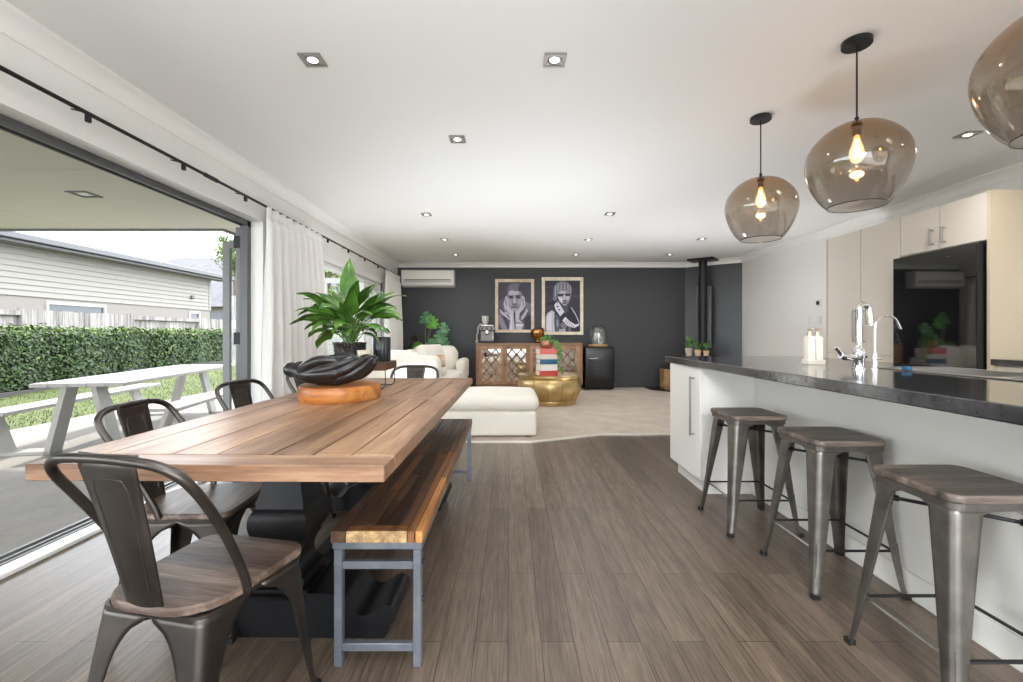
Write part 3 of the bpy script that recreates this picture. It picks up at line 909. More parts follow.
dup(st, (1.40, 1.43, 0), 0, 'gunmetal bar stool closest to the viewer, cut off by the picture edge')

# --- round timber slab with the black cupped-hands bowl
M['slab_wood'] = wood('honey teak slab', [S(104, 56, 22), S(176, 108, 48), S(206, 146, 80)], 'X', 10, .35, .15, fine=30)
cx, cy = -.905, 2.405
ring = [(.205 * (1 + .025 * math.sin(3 * a + .6) + .015 * math.sin(5 * a)), a) for a in [2 * PI * i / 48 for i in range(48)]]
def rg(k, z): return [(cx + r * k * math.cos(a), cy + r * k * math.sin(a), z) for r, a in ring]
mb = MB().loft([rg(.98, TZ), rg(1, TZ + .006), rg(1, TZ + .068), rg(.98, TZ + .075)])
tag(mb.build('wooden_board', M['slab_wood'], smooth=45), 'thick round honey-coloured timber slab on the dining table, under the black bowl', 'board')

def capsule(mb, pts, rad, seg=12):
    pts = catmull(pts, 5); n = len(pts)
    rs = []
    for i in range(n):
        t = i / (n - 1) * (len(rad) - 1); a = min(int(t), len(rad) - 2); rs.append(rad[a] + (rad[a + 1] - rad[a]) * (t - a))
    d0 = (pts[0] - pts[1]).normalized(); d1 = (pts[-1] - pts[-2]).normalized()
    P_, R_ = [], []
    for k in (.97, .8, .5): P_.append(pts[0] + d0 * rs[0] * k); R_.append(rs[0] * math.sqrt(1 - k * k))
    P_ += pts; R_ += rs
    for k in (.5, .8, .97): P_.append(pts[-1] + d1 * rs[-1] * k); R_.append(rs[-1] * math.sqrt(1 - k * k))
    mb.tube([tuple(p) for p in P_], R_, seg)
Z0 = TZ + .075
M['hand_wood'] = mat('black carved wood', S(30, 29, 29), .3, var=.3, vscale=14, spec=.6)
hb = thing('hand_bowl', 'black carved bowl shaped as two cupped hands on the round timber slab', 'bowl', (cx - .03, cy, Z0))
for sg in (-1, 1):          # near hand and far hand mirror each other across the cup's middle
    mb = MB()
    X = cx - .02
    def q(x, y, z): return (X + x, cy + sg * y, Z0 + z)
    # wrist, turned end at the left
    capsule(mb, [q(-.205, .052, .080), q(-.180, .055, .076), q(-.135, .064, .066)], [.040, .038, .046], 16)
    # heel and palm wall: strips from the thumb side (top) to the little finger (bottom)
    for (y, z, r, x1) in ((.132, .098, .026, .035), (.126, .068, .029, .045), (.104, .040, .030, .05), (.068, .028, .028, .045), (.030, .026, .026, .03)):
        capsule(mb, [q(-.14, .066, .062), q(-.07, (y + .075) / 2 + .006, (z + .05) / 2), q(x1, y, z)], [.042, r + .004, r], 14)
    # fingers, little finger lowest, curving up to the tips
    for (p, r) in (([(.035, .132, .100), (.085, .128, .118), (.125, .110, .134), (.152, .090, .138)], [.025, .022, .020, .016]),
                   ([(.045, .124, .068), (.105, .120, .090), (.150, .098, .118), (.184, .070, .138)], [.025, .023, .020, .015]),
                   ([(.050, .102, .038), (.118, .100, .060), (.170, .078, .098), (.204, .052, .130)], [.025, .022, .019, .015]),
                   ([(.045, .066, .026), (.115, .068, .040), (.168, .052, .074), (.200, .032, .108)], [.024, .021, .018, .014])):
        capsule(mb, [q(*c_) for c_ in p], r, 12)
    # thumb lying along the rim
    capsule(mb, [q(-.135, .080, .076), q(-.085, .118, .108), q(-.02, .138, .134), q(.05, .134, .134)], [.032, .030, .025, .020], 12)
    o = mb.build('hand', M['hand_wood'], hb, hb.location, smooth=180)
    rm = o.modifiers.new('Remesh', 'REMESH'); rm.mode = 'VOXEL'; rm.voxel_size = .0036; rm.use_smooth_shade = True
    sm_ = o.modifiers.new('Smooth', 'SMOOTH'); sm_.factor = .5; sm_.iterations = 1

# --- wire-legged wooden riser with plant, pots
M['walnut'] = wood('dark walnut', [S(66, 44, 32), S(104, 74, 54)], 'X', 8, .45, .2)
rx0, rx1, ry0, ry1, rz = -1.16, -.762, 2.78, 3.06, .925
ri = thing('riser_stand', 'small dark timber riser on thin wire legs on the dining table behind the slab', 'stand', ((rx0 + rx1) / 2, (ry0 + ry1) / 2, TZ))
MB().box(rx0, rx1, ry0, ry1, rz - .05, rz, .004).build('shelf', M['walnut'], ri, ri.location)
for x in (rx0 + .012, rx1 - .008):
    sgn = 1 if x < -.9 else -1
    pts = [(x, ry0 + .03, rz - .03), (x, ry0 + .03, TZ + .02), (x + sgn * .016, ry0 + .03, TZ + .004), (x + sgn * .10, ry0 + .03, TZ + .004), (x + sgn * .10, ry1 - .03, TZ + .004), (x + sgn * .016, ry1 - .03, TZ + .004), (x, ry1 - .03, TZ + .02), (x, ry1 - .03, rz - .03)]
    MB().tube(pts, .003, 6).build('wire_leg', M['black_metal'], ri, ri.location)

def arching_leaf(mb, base, az, length, width, rise, droop, fold=.2, n=9, twist=0.0, pet=.35):
    """petiole + blade following an arc"""
    d = Vector((math.cos(az), math.sin(az), 0)); side = Vector((-d.y, d.x, 0))
    pts = []
    for i in range(n + 5):
        t = i / (n + 4)
        pts.append(Vector(base) + d * length * (math.sin(t * PI / 2 * .96) * .85 + .15 * t) * (1 - rise * .55) + Vector((0, 0, length * (rise * 1.6 * t - (rise * .55 + droop) * t * t * 1.15))))
    k = int(pet * (n + 4))
    mb.mi = 1
    mb.tube([tuple(p) for p in pts[:k + 1]], .0035, 5, caps=False)
    mb.mi = 0
    bl = pts[k:]; m_ = len(bl)
    g = []
    for i, p in enumerate(bl):
        u = i / (m_ - 1)
        w = width * .5 * (math.sin(PI * min(1, u ** .8 * 1.0)) ** .85 if 0 < u < 1 else 0) + .0008
        tn = (bl[min(i + 1, m_ - 1)] - bl[max(i - 1, 0)]).normalized()
        s_ = (Matrix.Rotation(twist * u, 3, tn) @ side); nn = s_.cross(tn).normalized()
        g.append([tuple(p + s_ * w * a + nn * w * fold * (abs(a) - .5) * 1.2 + nn * .004 * math.sin(u * 14 + a * 2)) for a in (-1, -.5, 0, .5, 1)])
    mb.sheet(g)
def leaf_mat(name, c1, c2, rough=.35):
    m, nt, b = new_mat(name)
    v = coords(nt); c = ramp(nt, noise(nt, v, 9, 3), [(.3, c2), (.7, c1)])
    nt.links.new(c, b.inputs['Base Color']); b.inputs['Roughness'].default_value = rough
    b.inputs['Subsurface Weight'].default_value = 0
    return m
M['lily_leaf'] = leaf_mat('glossy lily leaf', S(92, 138, 50), S(48, 86, 32), .3)
M['lily_stem'] = mat('green stem', S(96, 132, 60), .5)
M['soil'] = mat('potting soil', S(44, 34, 28), .95)
pc = Vector((-1.03, 2.93, rz))
pl = thing('peace_lily', 'tall green peace lily in a dark patterned pot on the riser', 'plant', tuple(pc))
m, nt, b = new_mat('embossed dark pot')
v = coords(nt, (1, 1, 1)); vo = nt.nodes.new('ShaderNodeTexVoronoi'); vo.inputs['Scale'].default_value = 70; nt.links.new(v, vo.inputs['Vector'])
nt.links.new(ramp(nt, vo.outputs['Distance'], [(.25, S(96, 92, 88)), (.5, S(44, 42, 42))]), b.inputs['Base Color']); b.inputs['Roughness'].default_value = .4; b.inputs['Metallic'].default_value = .4
bump(nt, b, vo.outputs['Distance'], -.5, .01); M['pot_pattern'] = m
MB().lathe([(.088, 0), (.094, .006), (.098, .06), (.101, .108), (.104, .112), (.104, .122), (.096, .122), (.094, .10)], 32, capt=False).build('pot', M['pot_pattern'], pl, smooth=40)
MB().cyl((0, 0), .0955, .09, .10, 24).build('soil', M['soil'], pl)
def bent_leaf(mb, base, az, elev, bend, length, width, pet=.48, twist=0.0, n=16):
    d = Vector((math.cos(az), math.sin(az), 0)); side = Vector((-d.y, d.x, 0))
    p = Vector(base); pts = [p.copy()]; tans = []
    for i in range(n):
        u = i / (n - 1); a = R(elev - bend * u ** 1.5)
        t = d * math.cos(a) + Vector((0, 0, math.sin(a))); tans.append(t); p = p + t * length / n; pts.append(p.copy())
    tans.append(tans[-1]); k = int(pet * n)
    mb.mi = 1; mb.tube([tuple(q) for q in pts[:k + 1]], .0032, 5, caps=False); mb.mi = 0
    g = []; m_ = n - k
    for i in range(m_ + 1):
        u = i / m_; q = pts[k + i]; t = tans[k + i]
        w = width * .5 * (math.sin(PI * u ** .72) ** .9 if 0 < u < 1 else 0) * (1 - .15 * u) + .0006
        s_ = Matrix.Rotation(twist * (.4 + .6 * u), 3, t) @ side; nn = s_.cross(t).normalized()
        g.append([tuple(q + s_ * w * a + nn * w * (.42 * abs(a) - .1) + nn * .005 * math.sin(u * 11 + a * 2.5) * abs(a)) for a in (-1, -.55, 0, .55, 1)])
    mb.sheet(g)
mb = MB(); r2 = random.Random(5)
for i in range(52):
    az = 2 * PI * i * .382 + r2.uniform(-.3, .3); k = i % 4
    el, bd, L = ((70, 105, .50), (80, 92, .54), (85, 62, .54), (55, 108, .42))[k]
    bent_leaf(mb, (r2.gauss(0, .022), r2.gauss(0, .022), .095), az, el + r2.uniform(-8, 8), bd + r2.uniform(-25, 25), L * r2.uniform(.72, .98), r2.uniform(.080, .112), r2.uniform(.42, .55), r2.uniform(-.8, .8))
bent_leaf(mb, (-.02, 0, .1), 1.75, 88, 22, .60, .115, .5, .15)
bent_leaf(mb, (0, 0, .1), .2, 78, 66, .48, .09, .5, .5)
bent_leaf(mb, (0, 0, .1), -.3, 68, 84, .46, .095, .5, .4)
bent_leaf(mb, (0, 0, .1), 3.2, 70, 92, .47, .10, .5, -.4)
bent_leaf(mb, (0, 0, .1), 3.5, 60, 98, .44, .10, .48, .3)
mb.build('foliage', [M['lily_leaf'], M['lily_stem']], pl, smooth=60)

M['ribbed_black'] = mat('black glazed ceramic', S(38, 40, 43), .28)
cc = (-.83, 2.95, rz)
mb = MB()
n = 40
def rr_(r, z): return [(r * (1 + (.03 if i % 2 else -.03)) * math.cos(2 * PI * i / n), r * (1 + (.03 if i % 2 else -.03)) * math.sin(2 * PI * i / n), z) for i in range(n)]
mb.loft([rr_(.050, 0), rr_(.053, .006), rr_(.053, .15), rr_(.050, .156), rr_(.042, .156), rr_(.040, .03)])
v_ = thing('ribbed_vase', 'black ribbed cylinder vase at the lounge end of the riser', 'vase', cc)
mb.build('vase', M['ribbed_black'], v_, smooth=30)
mb = MB().lathe([(.036, 0), (.041, .004), (.046, .07), (.046, .075), (.041, .075), (.039, .05)], 28)
v_ = thing('candle_pot', 'small cream ceramic candle pot on the riser between plant and black vase', 'candle', (-.905, 2.83, rz))
mb.build('pot', mat('cream ceramic', S(206, 198, 180), .5), v_, smooth=40)
MB().cyl((0, 0), .0395, .045, .058, 20).build('wax', mat('wax', S(232, 226, 212), .6), v_)
# ================================================================== KITCHEN
# --- worktop of the island
m, nt, b = new_mat('charcoal stone worktop')
v = coords(nt); n1 = noise(nt, v, 26, 6, .65); n2 = noise(nt, v, 3, 4)
c = ramp(nt, n1, [(.3, S(36, 36, 39)), (.7, S(66, 66, 68))]); c = mixc(nt, .5, c, ramp(nt, n2, [(.3, (.8, .8, .8, 1)), (.7, (1.15, 1.15, 1.15, 1))]), 'MULTIPLY')
nt.links.new(c, b.inputs['Base Color']); b.inputs['Roughness'].default_value = .1; b.inputs['Specular IOR Level'].default_value = .75
M['stone'] = m
CT = .92
cx0, cx1, cy0, cy1 = 1.27, 2.40, .10, 3.74
sx0, sx1, sy0, sy1 = 1.95, 2.31, 1.15, 2.42       # sink cut-out
mb = MB()
mb.box(cx0, sx0, cy0, cy1, CT - .048, CT, .004).box(sx0, sx1, sy1, cy1, CT - .048, CT).box(sx0, sx1, cy0, sy0, CT - .048, CT).box(sx1, cx1, cy0, cy1, CT - .048, CT, .003)
tag(mb.build('worktop', M['stone']), 'long glossy charcoal stone worktop of the kitchen island', 'worktop')
# island body
ib = thing('island_cabinet', 'white kitchen island body with end cupboard and recessed breakfast panel', 'cabinet', (1.8, 1.9, 0))
io = ib.location
ZB = CT - .05
mb = MB()
mb.box(1.308, 2.34, 3.095, 3.68, .10, ZB).box(1.672, 2.34, .14, 1.12, .10, ZB).box(1.672, 2.34, 1.12, 2.45, .10, .70).box(1.672, 2.34, 2.45, 3.095, .10, ZB).box(1.672, 1.70, 1.12, 2.45, .70, ZB).box(2.33, 2.34, 1.12, 2.45, .70, ZB)
mb.build('carcass', M['cabinet_white'], ib, io)
MB().box(1.29, 1.308, 3.092, 3.665, .105, ZB - .003, .002).build('door', M['cabinet_white'], ib, io)
dr = ib.children[-1]
hz0, hz1 = .40, .79
mb = MB()
hy = 3.185
mb.tube([(1.29, hy, hz0), (1.262, hy, hz0)], .006, 8).tube([(1.29, hy, hz1), (1.262, hy, hz1)], .006, 8).box(1.254, 1.266, hy - .008, hy + .008, hz0 - .012, hz1 + .012, .003)
mb.build('handle', M['steel'], dr, io)
mb = MB().box(1.345, 2.30, 3.13, 3.64, 0, .10).box(1.66, 1.675, .14, 3.13, 0, .11, .003)
mb.build('kickboard', M['cabinet_white'], ib, io)
MB().box(1.664, 1.672, .14, 3.092, .112, ZB, .001).build('back_panel', M['cabinet_white'], ib, io)

# --- sink
sk = thing('sink', 'stainless steel sink and drainer let into the island worktop', 'sink', ((sx0 + sx1) / 2, (sy0 + sy1) / 2, CT - .2))
so = sk.location
mb = MB()
w = .014
mb.box(sx0 - w, sx1 + w, sy0 - w, sy0 + .012, CT + .0005, CT + .006, .002).box(sx0 - w, sx1 + w, sy1 - .012, sy1 + w, CT + .0005, CT + .006, .002).box(sx0 - w, sx0 + .012, sy0, sy1, CT + .0005, CT + .006, .002).box(sx1 - .012, sx1 + w, sy0, sy1, CT + .0005, CT + .006, .002)
mb.build('rim', M['steel'], sk, so)
for (a, c_, dp) in ((1.87, 2.40, .18), (1.60, 1.84, .12), (1.17, 1.57, .02)):
    mb = MB()
    x0, x1 = sx0 + .012, sx1 - .012
    zb = CT - dp
    mb.box(x0, x1, a, c_, zb - .004, zb).box(x0, x0 + .004, a, c_, zb, CT + .002).box(x1 - .004, x1, a, c_, zb, CT + .002).box(x0, x1, a, a + .004, zb, CT + .002).box(x0, x1, c_ - .004, c_, zb, CT + .002)
    if dp < .05:
        for k in range(7): mb.box(x0 + .02 + k * .045, x0 + .032 + k * .045, a + .02, c_ - .02, zb, zb + .005)
    mb.build('drainer' if dp < .05 else 'basin', M['steel'], sk, so)
mb = MB().box(sx0 + .012, sx1 - .012, 1.838, 1.872, CT - .02, CT + .004).box(sx0 + .012, sx1 - .012, 1.568, 1.602, CT - .02, CT + .004)
mb.build('divider', M['steel'], sk, so)

spc = (1.93, 2.06, CT + .006)
mb = MB().rbox(-.013, .013, -.018, .018, 0, .016, .005, 2, 2)
tag(mb.build('sponge', mat('blue dish sponge', S(30, 92, 130), .8, bmp=.4, bscale=200)), 'small blue dish sponge on the sink rim', 'sponge').location = (1.99 - .055, 2.22, CT + .006)

# --- mixer tap
tp = thing('mixer_tap', 'tall chrome mixer tap with pull-down spout beside the sink', 'tap', (1.79, 2.335, CT))
mb = MB().lathe([(.030, 0), (.030, .008), (.024, .012), (.024, .055), (.027, .06), (.027, .10), (.022, .108), (.016, .115), (.0155, .15)], 20)
mb.build('body', M['chrome'], tp, smooth=40)
pts = [(0, 0, .14), (0, 0, .305)] + [(.026 - .026 * math.cos(R(a)), 0, .305 + .026 * math.sin(R(a))) for a in range(20, 181, 20)]
pts += [(.054, 0, .285)]
MB().tube(pts, .0145, 12).build('spout', M['chrome'], tp, smooth=60)
MB().tube([(.053, 0, .29), (.060, 0, .225)], [.0165, .018], 12).build('spray_head', M['chrome'], tp, smooth=60)
mb = MB().tube([(-.01, 0, .058), (-.075, -.008, .062), (-.10, -.01, .072)], [.016, .018, .018], 10).tube([(-.088, -.01, .068), (-.115, -.012, .10), (-.128, -.012, .112)], [.012, .010, .011], 8)
mb.build('lever', M['chrome'], tp, smooth=60)
MB().tube([(.0, 0, .07), (.036, -.004, .07)], .014, 10).build('side_valve', M['chrome'], tp, smooth=60)
# --- slim filter tap
ft = thing('filter_tap', 'slim chrome gooseneck filter tap right of the mixer tap', 'tap', (1.845, 2.30, CT))
MB().lathe([(.016, 0), (.016, .004), (.0125, .008), (.0125, .085), (.007, .092)], 16).build('body', M['chrome'], ft, smooth=40)
pts = [(0, 0, .08), (0, 0, .213)] + [(.06 - .06 * math.cos(R(a)), 0, .213 + .06 * math.sin(R(a))) for a in range(15, 166, 15)] + [(.130, 0, .205)]
MB().tube(pts, .0058, 10).build('spout', M['chrome'], ft, smooth=60)
MB().tube([(0, 0, .055), (.018, -.02, .055)], .004, 8).build('lever', M['chrome'], ft)

# --- soap bottles in their tray
M['cream_plastic'] = mat('cream glazed ceramic', S(226, 219, 206), .35)
M['pump_gold'] = mat('brushed gold pump', S(196, 178, 146), .35, .6)
tr_ = thing('soap_tray', 'cream caddy tray holding two pump bottles on the island worktop', 'tray', (1.80, 2.70, CT))
mb = MB().box(-.050, .050, -.034, .034, 0, .012, .003)
mb.box(-.050, .050, -.034, -.030, .012, .03, .002).box(-.050, .050, .030, .034, .012, .03, .002).box(-.050, -.046, -.030, .030, .012, .03, .002).box(.046, .050, -.030, .030, .012, .03, .002)
mb.build('tray', M['cream_plastic'], tr_)
def soap(x, label):
    s_ = thing('soap_bottle', label, 'bottle', (x, 2.70, CT + .012), 0, 'pump bottles in the cream tray')
    a = rrect(.0205, .027, .007); b_ = rrect(.012, .012, .008)
    MB().loft([[(p, q_, 0) for p, q_ in a], [(p, q_, .145) for p, q_ in a], [(p * .9, q_ * .9, .152) for p, q_ in a], [(p, q_, .156) for p, q_ in b_], [(p, q_, .162) for p, q_ in b_]]).build('bottle', M['cream_plastic'], s_, smooth=40)
    mb = MB().cyl((0, 0), .012, .160, .178, 14).cyl((0, 0), .004, .178, .192, 10).box(-.009, .009, -.030, .010, .190, .202, .003)
    mb.build('pump', M['pump_gold'], s_)
soap(1.777, 'cream pump bottle in the tray, farther from the chrome tap')
soap(1.823, 'cream pump bottle in the tray, nearer to the chrome tap')

# --- tall pantry units
CXF = 3.75
def handle_bar(x, y, z0, z1, parent, off, r=.0055):
    mb = MB().tube([(x, y, z0 + .012), (x - .032, y, z0 + .012)], .006, 8).tube([(x, y, z1 - .012), (x - .032, y, z1 - .012)], .006, 8)
    mb.box(x - .042, x - .029, y - .009, y + .009, z0, z1, .002)
    return mb.build('handle', M['steel'], parent, off)
CTOP = 2.22
def pantry(y0, y1, hy, label):
    t = thing('pantry_cabinet', label, 'cabinet', ((CXF + XR) / 2, (y0 + y1) / 2, 0), 0, 'tall cream pantry cabinets')
    o = t.location
    MB().box(CXF + .02, XR - .004, y0, y1, .1, CTOP).build('carcass', M['cabinet_cream'], t, o)
    d1 = MB().box(CXF, CXF + .02, y0 + .002, y1 - .002, .884, CTOP, .002).build('door', M['cabinet_cream'], t, o)
    handle_bar(CXF, hy, 1.01, 1.36, d1, o)
    d2 = MB().box(CXF, CXF + .02, y0 + .002, y1 - .002, .105, .879, .002).build('lower_door', M['cabinet_cream'], t, o)
    handle_bar(CXF, hy, .56, .84, d2, o)
    MB().box(CXF + .06, XR - .004, y0, y1, 0, .1).build('kickboard', M['cabinet_cream'], t, o)
pantry(4.87, 5.37, 4.93, 'tall cream pantry cabinet next to the white wall, farther from the fridge')
pantry(4.375, 4.868, 4.80, 'tall cream pantry cabinet right beside the black glass fridge')
MB().box(CXF - .002, XR - .004, 5.372, 5.39, 0, CTOP).build('side_panel', M['cabinet_beige'], [o for o in COL.objects if o.name.startswith('pantry_cabinet')][0], [o for o in COL.objects if o.name.startswith('pantry_cabinet')][0].location)
# --- overhead unit above the fridge
ov = thing('overhead_cabinet', 'cream two-door overhead cabinet above the black fridge', 'cabinet', ((CXF + XR) / 2, 3.96, 1.84))
oo = ov.location
MB().box(CXF + .02, XR - .004, 3.572, 4.373, 1.84, CTOP).build('carcass', M['cabinet_cream'], ov, oo)
for y0, y1, hy in ((3.974, 4.371, 4.03), (3.574, 3.971, 3.92)):
    d_ = MB().box(CXF, CXF + .02, y0 + .001, y1 - .001, 1.845, CTOP, .002).build('door', M['cabinet_cream'], ov, oo)
    handle_bar(CXF, hy, 1.885, 2.03, d_, oo)
mb = MB().box(CXF - .01, XR - .004, 3.545, 3.57, 0, CTOP + .005, .001)
tag(mb.build('end_panel', M['cabinet_beige']), 'tall beige end panel closing the cabinets on the near side of the fridge', 'panel')
# --- fridge
M['black_glass'] = mat('black mirror glass', S(16, 16, 18), .02, spec=1.0, coat=1.0)
fr = thing('fridge', 'black mirror-glass fridge built in between the cream cabinets', 'fridge', (4.05, 3.97, 0))
fo_ = fr.location
MB().box(CXF - .02, 4.38, 3.60, 4.355, .02, 1.815).build('body', M['black_metal'], fr, fo_)
fp = [(CXF - .022, 3.592), (CXF - .022, 4.352), (CXF - .084, 4.352), (CXF - .068, 3.592)]      # the door sits a touch askew
fd = MB().prism(fp, .74, 1.815).build('door', M['black_glass'], fr, fo_)
MB().prism(fp, .05, .73).build('freezer_drawer', M['black_glass'], fr, fo_)
MB().box(CXF - .0665, CXF - .0225, 3.584, 3.5915, .05, 1.812).build('added_edge_cover', M['rubber'], fr, fo_)  # dark strip added to hide the bright reflection on the door edge
# --- back bench beyond the end panel
bbn = thing('rear_bench', 'dark topped kitchen bench against the wall beside the beige panel', 'cabinet', (4.1, 2.2, 0))
bo_ = bbn.location
MB().box(3.80, XR - .004, .6, 3.543, .1, .858).build('carcass', M['cabinet_cream'], bbn, bo_)
MB().box(3.74, XR - .004, .6, 3.543, .86, .905, .003).build('worktop', M['stone'], bbn, bo_)
for y0 in (.6, 1.2, 1.8, 2.4, 2.99):
    y1 = y0 + .55
    for z0, z1 in ((.11, .39), (.395, .64), (.645, .85)):
        d_ = MB().box(3.782, 3.80, y0 + .004, y1, z0, z1, .002).build('drawer', M['cabinet_cream'], bbn, bo_)
        mb = MB().box(3.752, 3.76, y0 + .18, y1 - .18, z1 - .06, z1 - .048, .002).box(3.756, 3.782, y0 + .19, y0 + .20, z1 - .059, z1 - .049).box(3.756, 3.782, y1 - .20, y1 - .19, z1 - .059, z1 - .049)
        mb.build('handle', M['steel'], d_, bo_)
MB().box(3.86, XR - .004, .6, 3.543, 0, .1).build('kickboard', M['cabinet_cream'], bbn, bo_)

# --- wall controls
mb = MB().box(XR - .018, XR, 6.425, 6.52, 1.50, 1.585, .003)
t_ = thing('thermostat', 'small wall thermostat with a dark screen on the white kitchen wall', 'thermostat', (XR - .01, 6.47, 1.50))
mb.build('body', M['white_metal'], t_, t_.location); MB().box(XR - .021, XR - .0175, 6.445, 6.51, 1.515, 1.57).build('screen', mat('dark lcd', S(58, 62, 64), .2), t_, t_.location)
def switch(y, lab):
    t_ = thing('light_switch', lab, 'switch', (XR - .006, y, 1.24), 0, 'light switches on the white wall')
    MB().box(XR - .01, XR, y - .036, y + .036, 1.24, 1.355, .003).build('plate', M['white_metal'], t_, t_.location)
    MB().box(XR - .016, XR - .0095, y - .008, y + .008, 1.28, 1.31, .002).build('rocker', M['trim'], t_, t_.location)
switch(6.66, 'white light switch on the white wall, the one farther from the cabinets')
switch(6.46, 'white light switch on the white wall, directly under the thermostat')

# --- pendants
def pendant(y, label, x=1.675):
    t = thing('pendant_lamp', label, 'lamp', (x, y, H), 0, 'smoked glass pendants over the island')
    MB().lathe([(.062, -.028), (.065, -.025), (.065, -.002), (.063, 0)], 28).build('canopy', M['black_metal'], t, smooth=40)
    mb = MB()
    for a in (.6, 3.74): mb.cyl((.045 * math.cos(a), .045 * math.sin(a)), .005, -.034, -.027, 8)
    mb.build('canopy_screw', M['black_metal'], t)
    MB().tube([(0, 0, -.028), (0, 0, -.40)], .0042, 8).build('cord', M['black_metal'], t)
    MB().lathe([(.005, -.375), (.011, -.383), (.007, -.39), (.016, -.402), (.020, -.408), (.020, -.412)], 16).build('cap', M['black_metal'], t, smooth=40)
    prof = [(.018, -.412), (.05, -.414), (.095, -.425), (.14, -.452), (.178, -.49), (.207, -.535), (.219, -.59), (.216, -.64), (.200, -.695), (.176, -.748), (.150, -.790), (.128, -.814), (.123, -.818)]
    pp = catmull([(r, 0, z) for r, z in prof], 3)
    sh_ = MB().lathe([(p.x, p.z) for p in pp], 56, capb=False, capt=False).build('glass_shade', M['smoke_glass'], t, smooth=180)
    rim = [(.123 * math.cos(2 * PI * i / 48), .123 * math.sin(2 * PI * i / 48), -.818) for i in range(48)]
    MB().tube(rim, .0022, 6, closed=True).build('shade_rim', M['smoke_rim'], sh_)
    MB().lathe([(.02, -.412), (.024, -.416), (.024, -.428), (.018, -.43), (.018, -.472), (.015, -.474)], 18).build('socket', M['socket_brass'], t, smooth=40)
    MB().lathe([(.013, -.474), (.014, -.49), (.022, -.515), (.030, -.545), (.031, -.565), (.026, -.588), (.014, -.602), (.001, -.606)], 22, capb=False, capt=False).build('bulb', M['bulb_glass'], t, smooth=180)
    bl = t.children[-1]
    mb = MB()
    for k in range(6):
        a = 2 * PI * k / 6; mb.tube([(.005 * math.cos(a), .005 * math.sin(a), -.49), (.013 * math.cos(a), .013 * math.sin(a), -.56), (.006 * math.cos(a + .5), .006 * math.sin(a + .5), -.50)], .0018, 5)
    mb.build('filament', M['bulb'], bl)
    ld = bpy.data.lights.new('pendant_glow', 'POINT'); ld.energy = PEND_W; ld.color = (1, .80, .58); ld.shadow_soft_size = .03
    lo = bpy.data.objects.new('pendant_glow', ld); COL.objects.link(lo); lo.parent = t; lo.location = (0, 0, -.545)
    return t
M['smoke_rim'] = mat('dark glass rim', S(60, 52, 46), .1)
M['socket_brass'] = mat('aged brass socket', S(120, 92, 60), .35, .8)
M['bulb_glass'], bnt, btr, blw = glass_mat('glowing amber bulb glass', (1.0, .88, .66, 1), .05)
bem = bnt.nodes.new('ShaderNodeEmission'); bem.inputs[0].default_value = (1, .60, .26, 1); bem.inputs[1].default_value = .7
bad = bnt.nodes.new('ShaderNodeAddShader'); bout = bnt.nodes['Material Output']; src = bout.inputs['Surface'].links[0].from_socket
bnt.links.new(src, bad.inputs[0]); bnt.links.new(bem.outputs[0], bad.inputs[1]); bnt.links.new(bad.outputs[0], bout.inputs['Surface'])
PEND_W = 1.1
pendant(3.04, 'smoked globe pendant farthest from the viewer, over the far part of the island')
pendant(2.25, 'middle smoked globe pendant over the island, glowing filament bulb', 1.715)
pendant(1.43, 'smoked globe pendant nearest the viewer, cut off by the picture corner', 1.75)
# ================================================================== LOUNGE
# --- curtains and rod
M['curtain'] = mat('off white linen curtain', S(234, 232, 229), .9, bmp=.1, bscale=300, var=.03, vscale=20, sheen=.1)
def curtain(y0, y1, x, folds, label, flare=0.0, seed=1):
    r = random.Random(seed)
    nu = folds * 10
    ph = [r.uniform(-.5, .5) for _ in range(folds + 2)]
    g = []
    zs = [2.225, 2.20, 2.14, 2.08, 2.0, 1.8, 1.5, 1.2, .9, .6, .3, .02]
    for i in range(nu + 1):
        u = i / nu
        row = []
        for z in zs:
            k = (2.225 - z) / 2.2
            f = u * folds
            amp = (.022 if z > 2.1 else .040 + .036 * min(1, k * 2))
            a = 2 * PI * f + .5 * math.sin(f * 1.7 + seed) * k + ph[int(f)] * k * .6
            y = y0 + (y1 - y0) * u + (u - .25) * flare * k + .015 * math.sin(a * 2) * k
            xx = x + amp * math.sin(a) + .012 * math.sin(f * 2.3 + k * 3 + seed) * k
            row.append((xx, y, z))
        g.append(row)
    t = thing('curtain', label, 'curtain', (x, (y0 + y1) / 2, 0), 0, 'long linen curtains')
    MB().sheet(g).build('fabric', M['curtain'], t, t.location, smooth=180, solid=.004)
    g = []
    for i in range(nu + 1):
        u = i / nu; a = 2 * PI * u * folds
        g.append([(x + .020 * math.sin(a) + .006, y0 + (y1 - y0) * u, z) for z in (2.235, 2.14)])
    MB().sheet(g).build('heading_tape', M['curtain'], t, t.location, smooth=180, solid=.006)
curtain(4.06, 5.26, -2.175, 9, 'off-white pleated curtain hanging between the wide open door and the white french door', .28, 2)
curtain(8.0, 9.02, -2.185, 7, 'off-white pleated curtain hanging in the corner beside the dark wall', .1, 5)
rod = thing('curtain_rod', 'long dark curtain rod running along the garden-door wall under the ceiling', 'curtain rod', (-2.2, 4, 2.25))
mb = MB().tube([(-2.2, -1.35, 2.25), (-2.2, 9.2, 2.25)], .011, 10)
mb.build('rod', M['black_metal'], rod, rod.location)
MB().tube([(-2.2, 3.28, 2.25), (-2.2, 3.42, 2.25)], .016, 10).build('joiner', M['black_metal'], rod, rod.location)
for y in (-.4, .98, 1.68, 2.375, 3.07, 3.79, 5.5, 6.2, 6.9, 7.6):
    MB().box(-2.212, -2.192, y - .012, y + .012, 2.205, 2.25, .002).tube([(-2.2, y, 2.252), (XL, y, 2.275)], .004, 6).build('bracket', M['black_metal'], rod, rod.location)

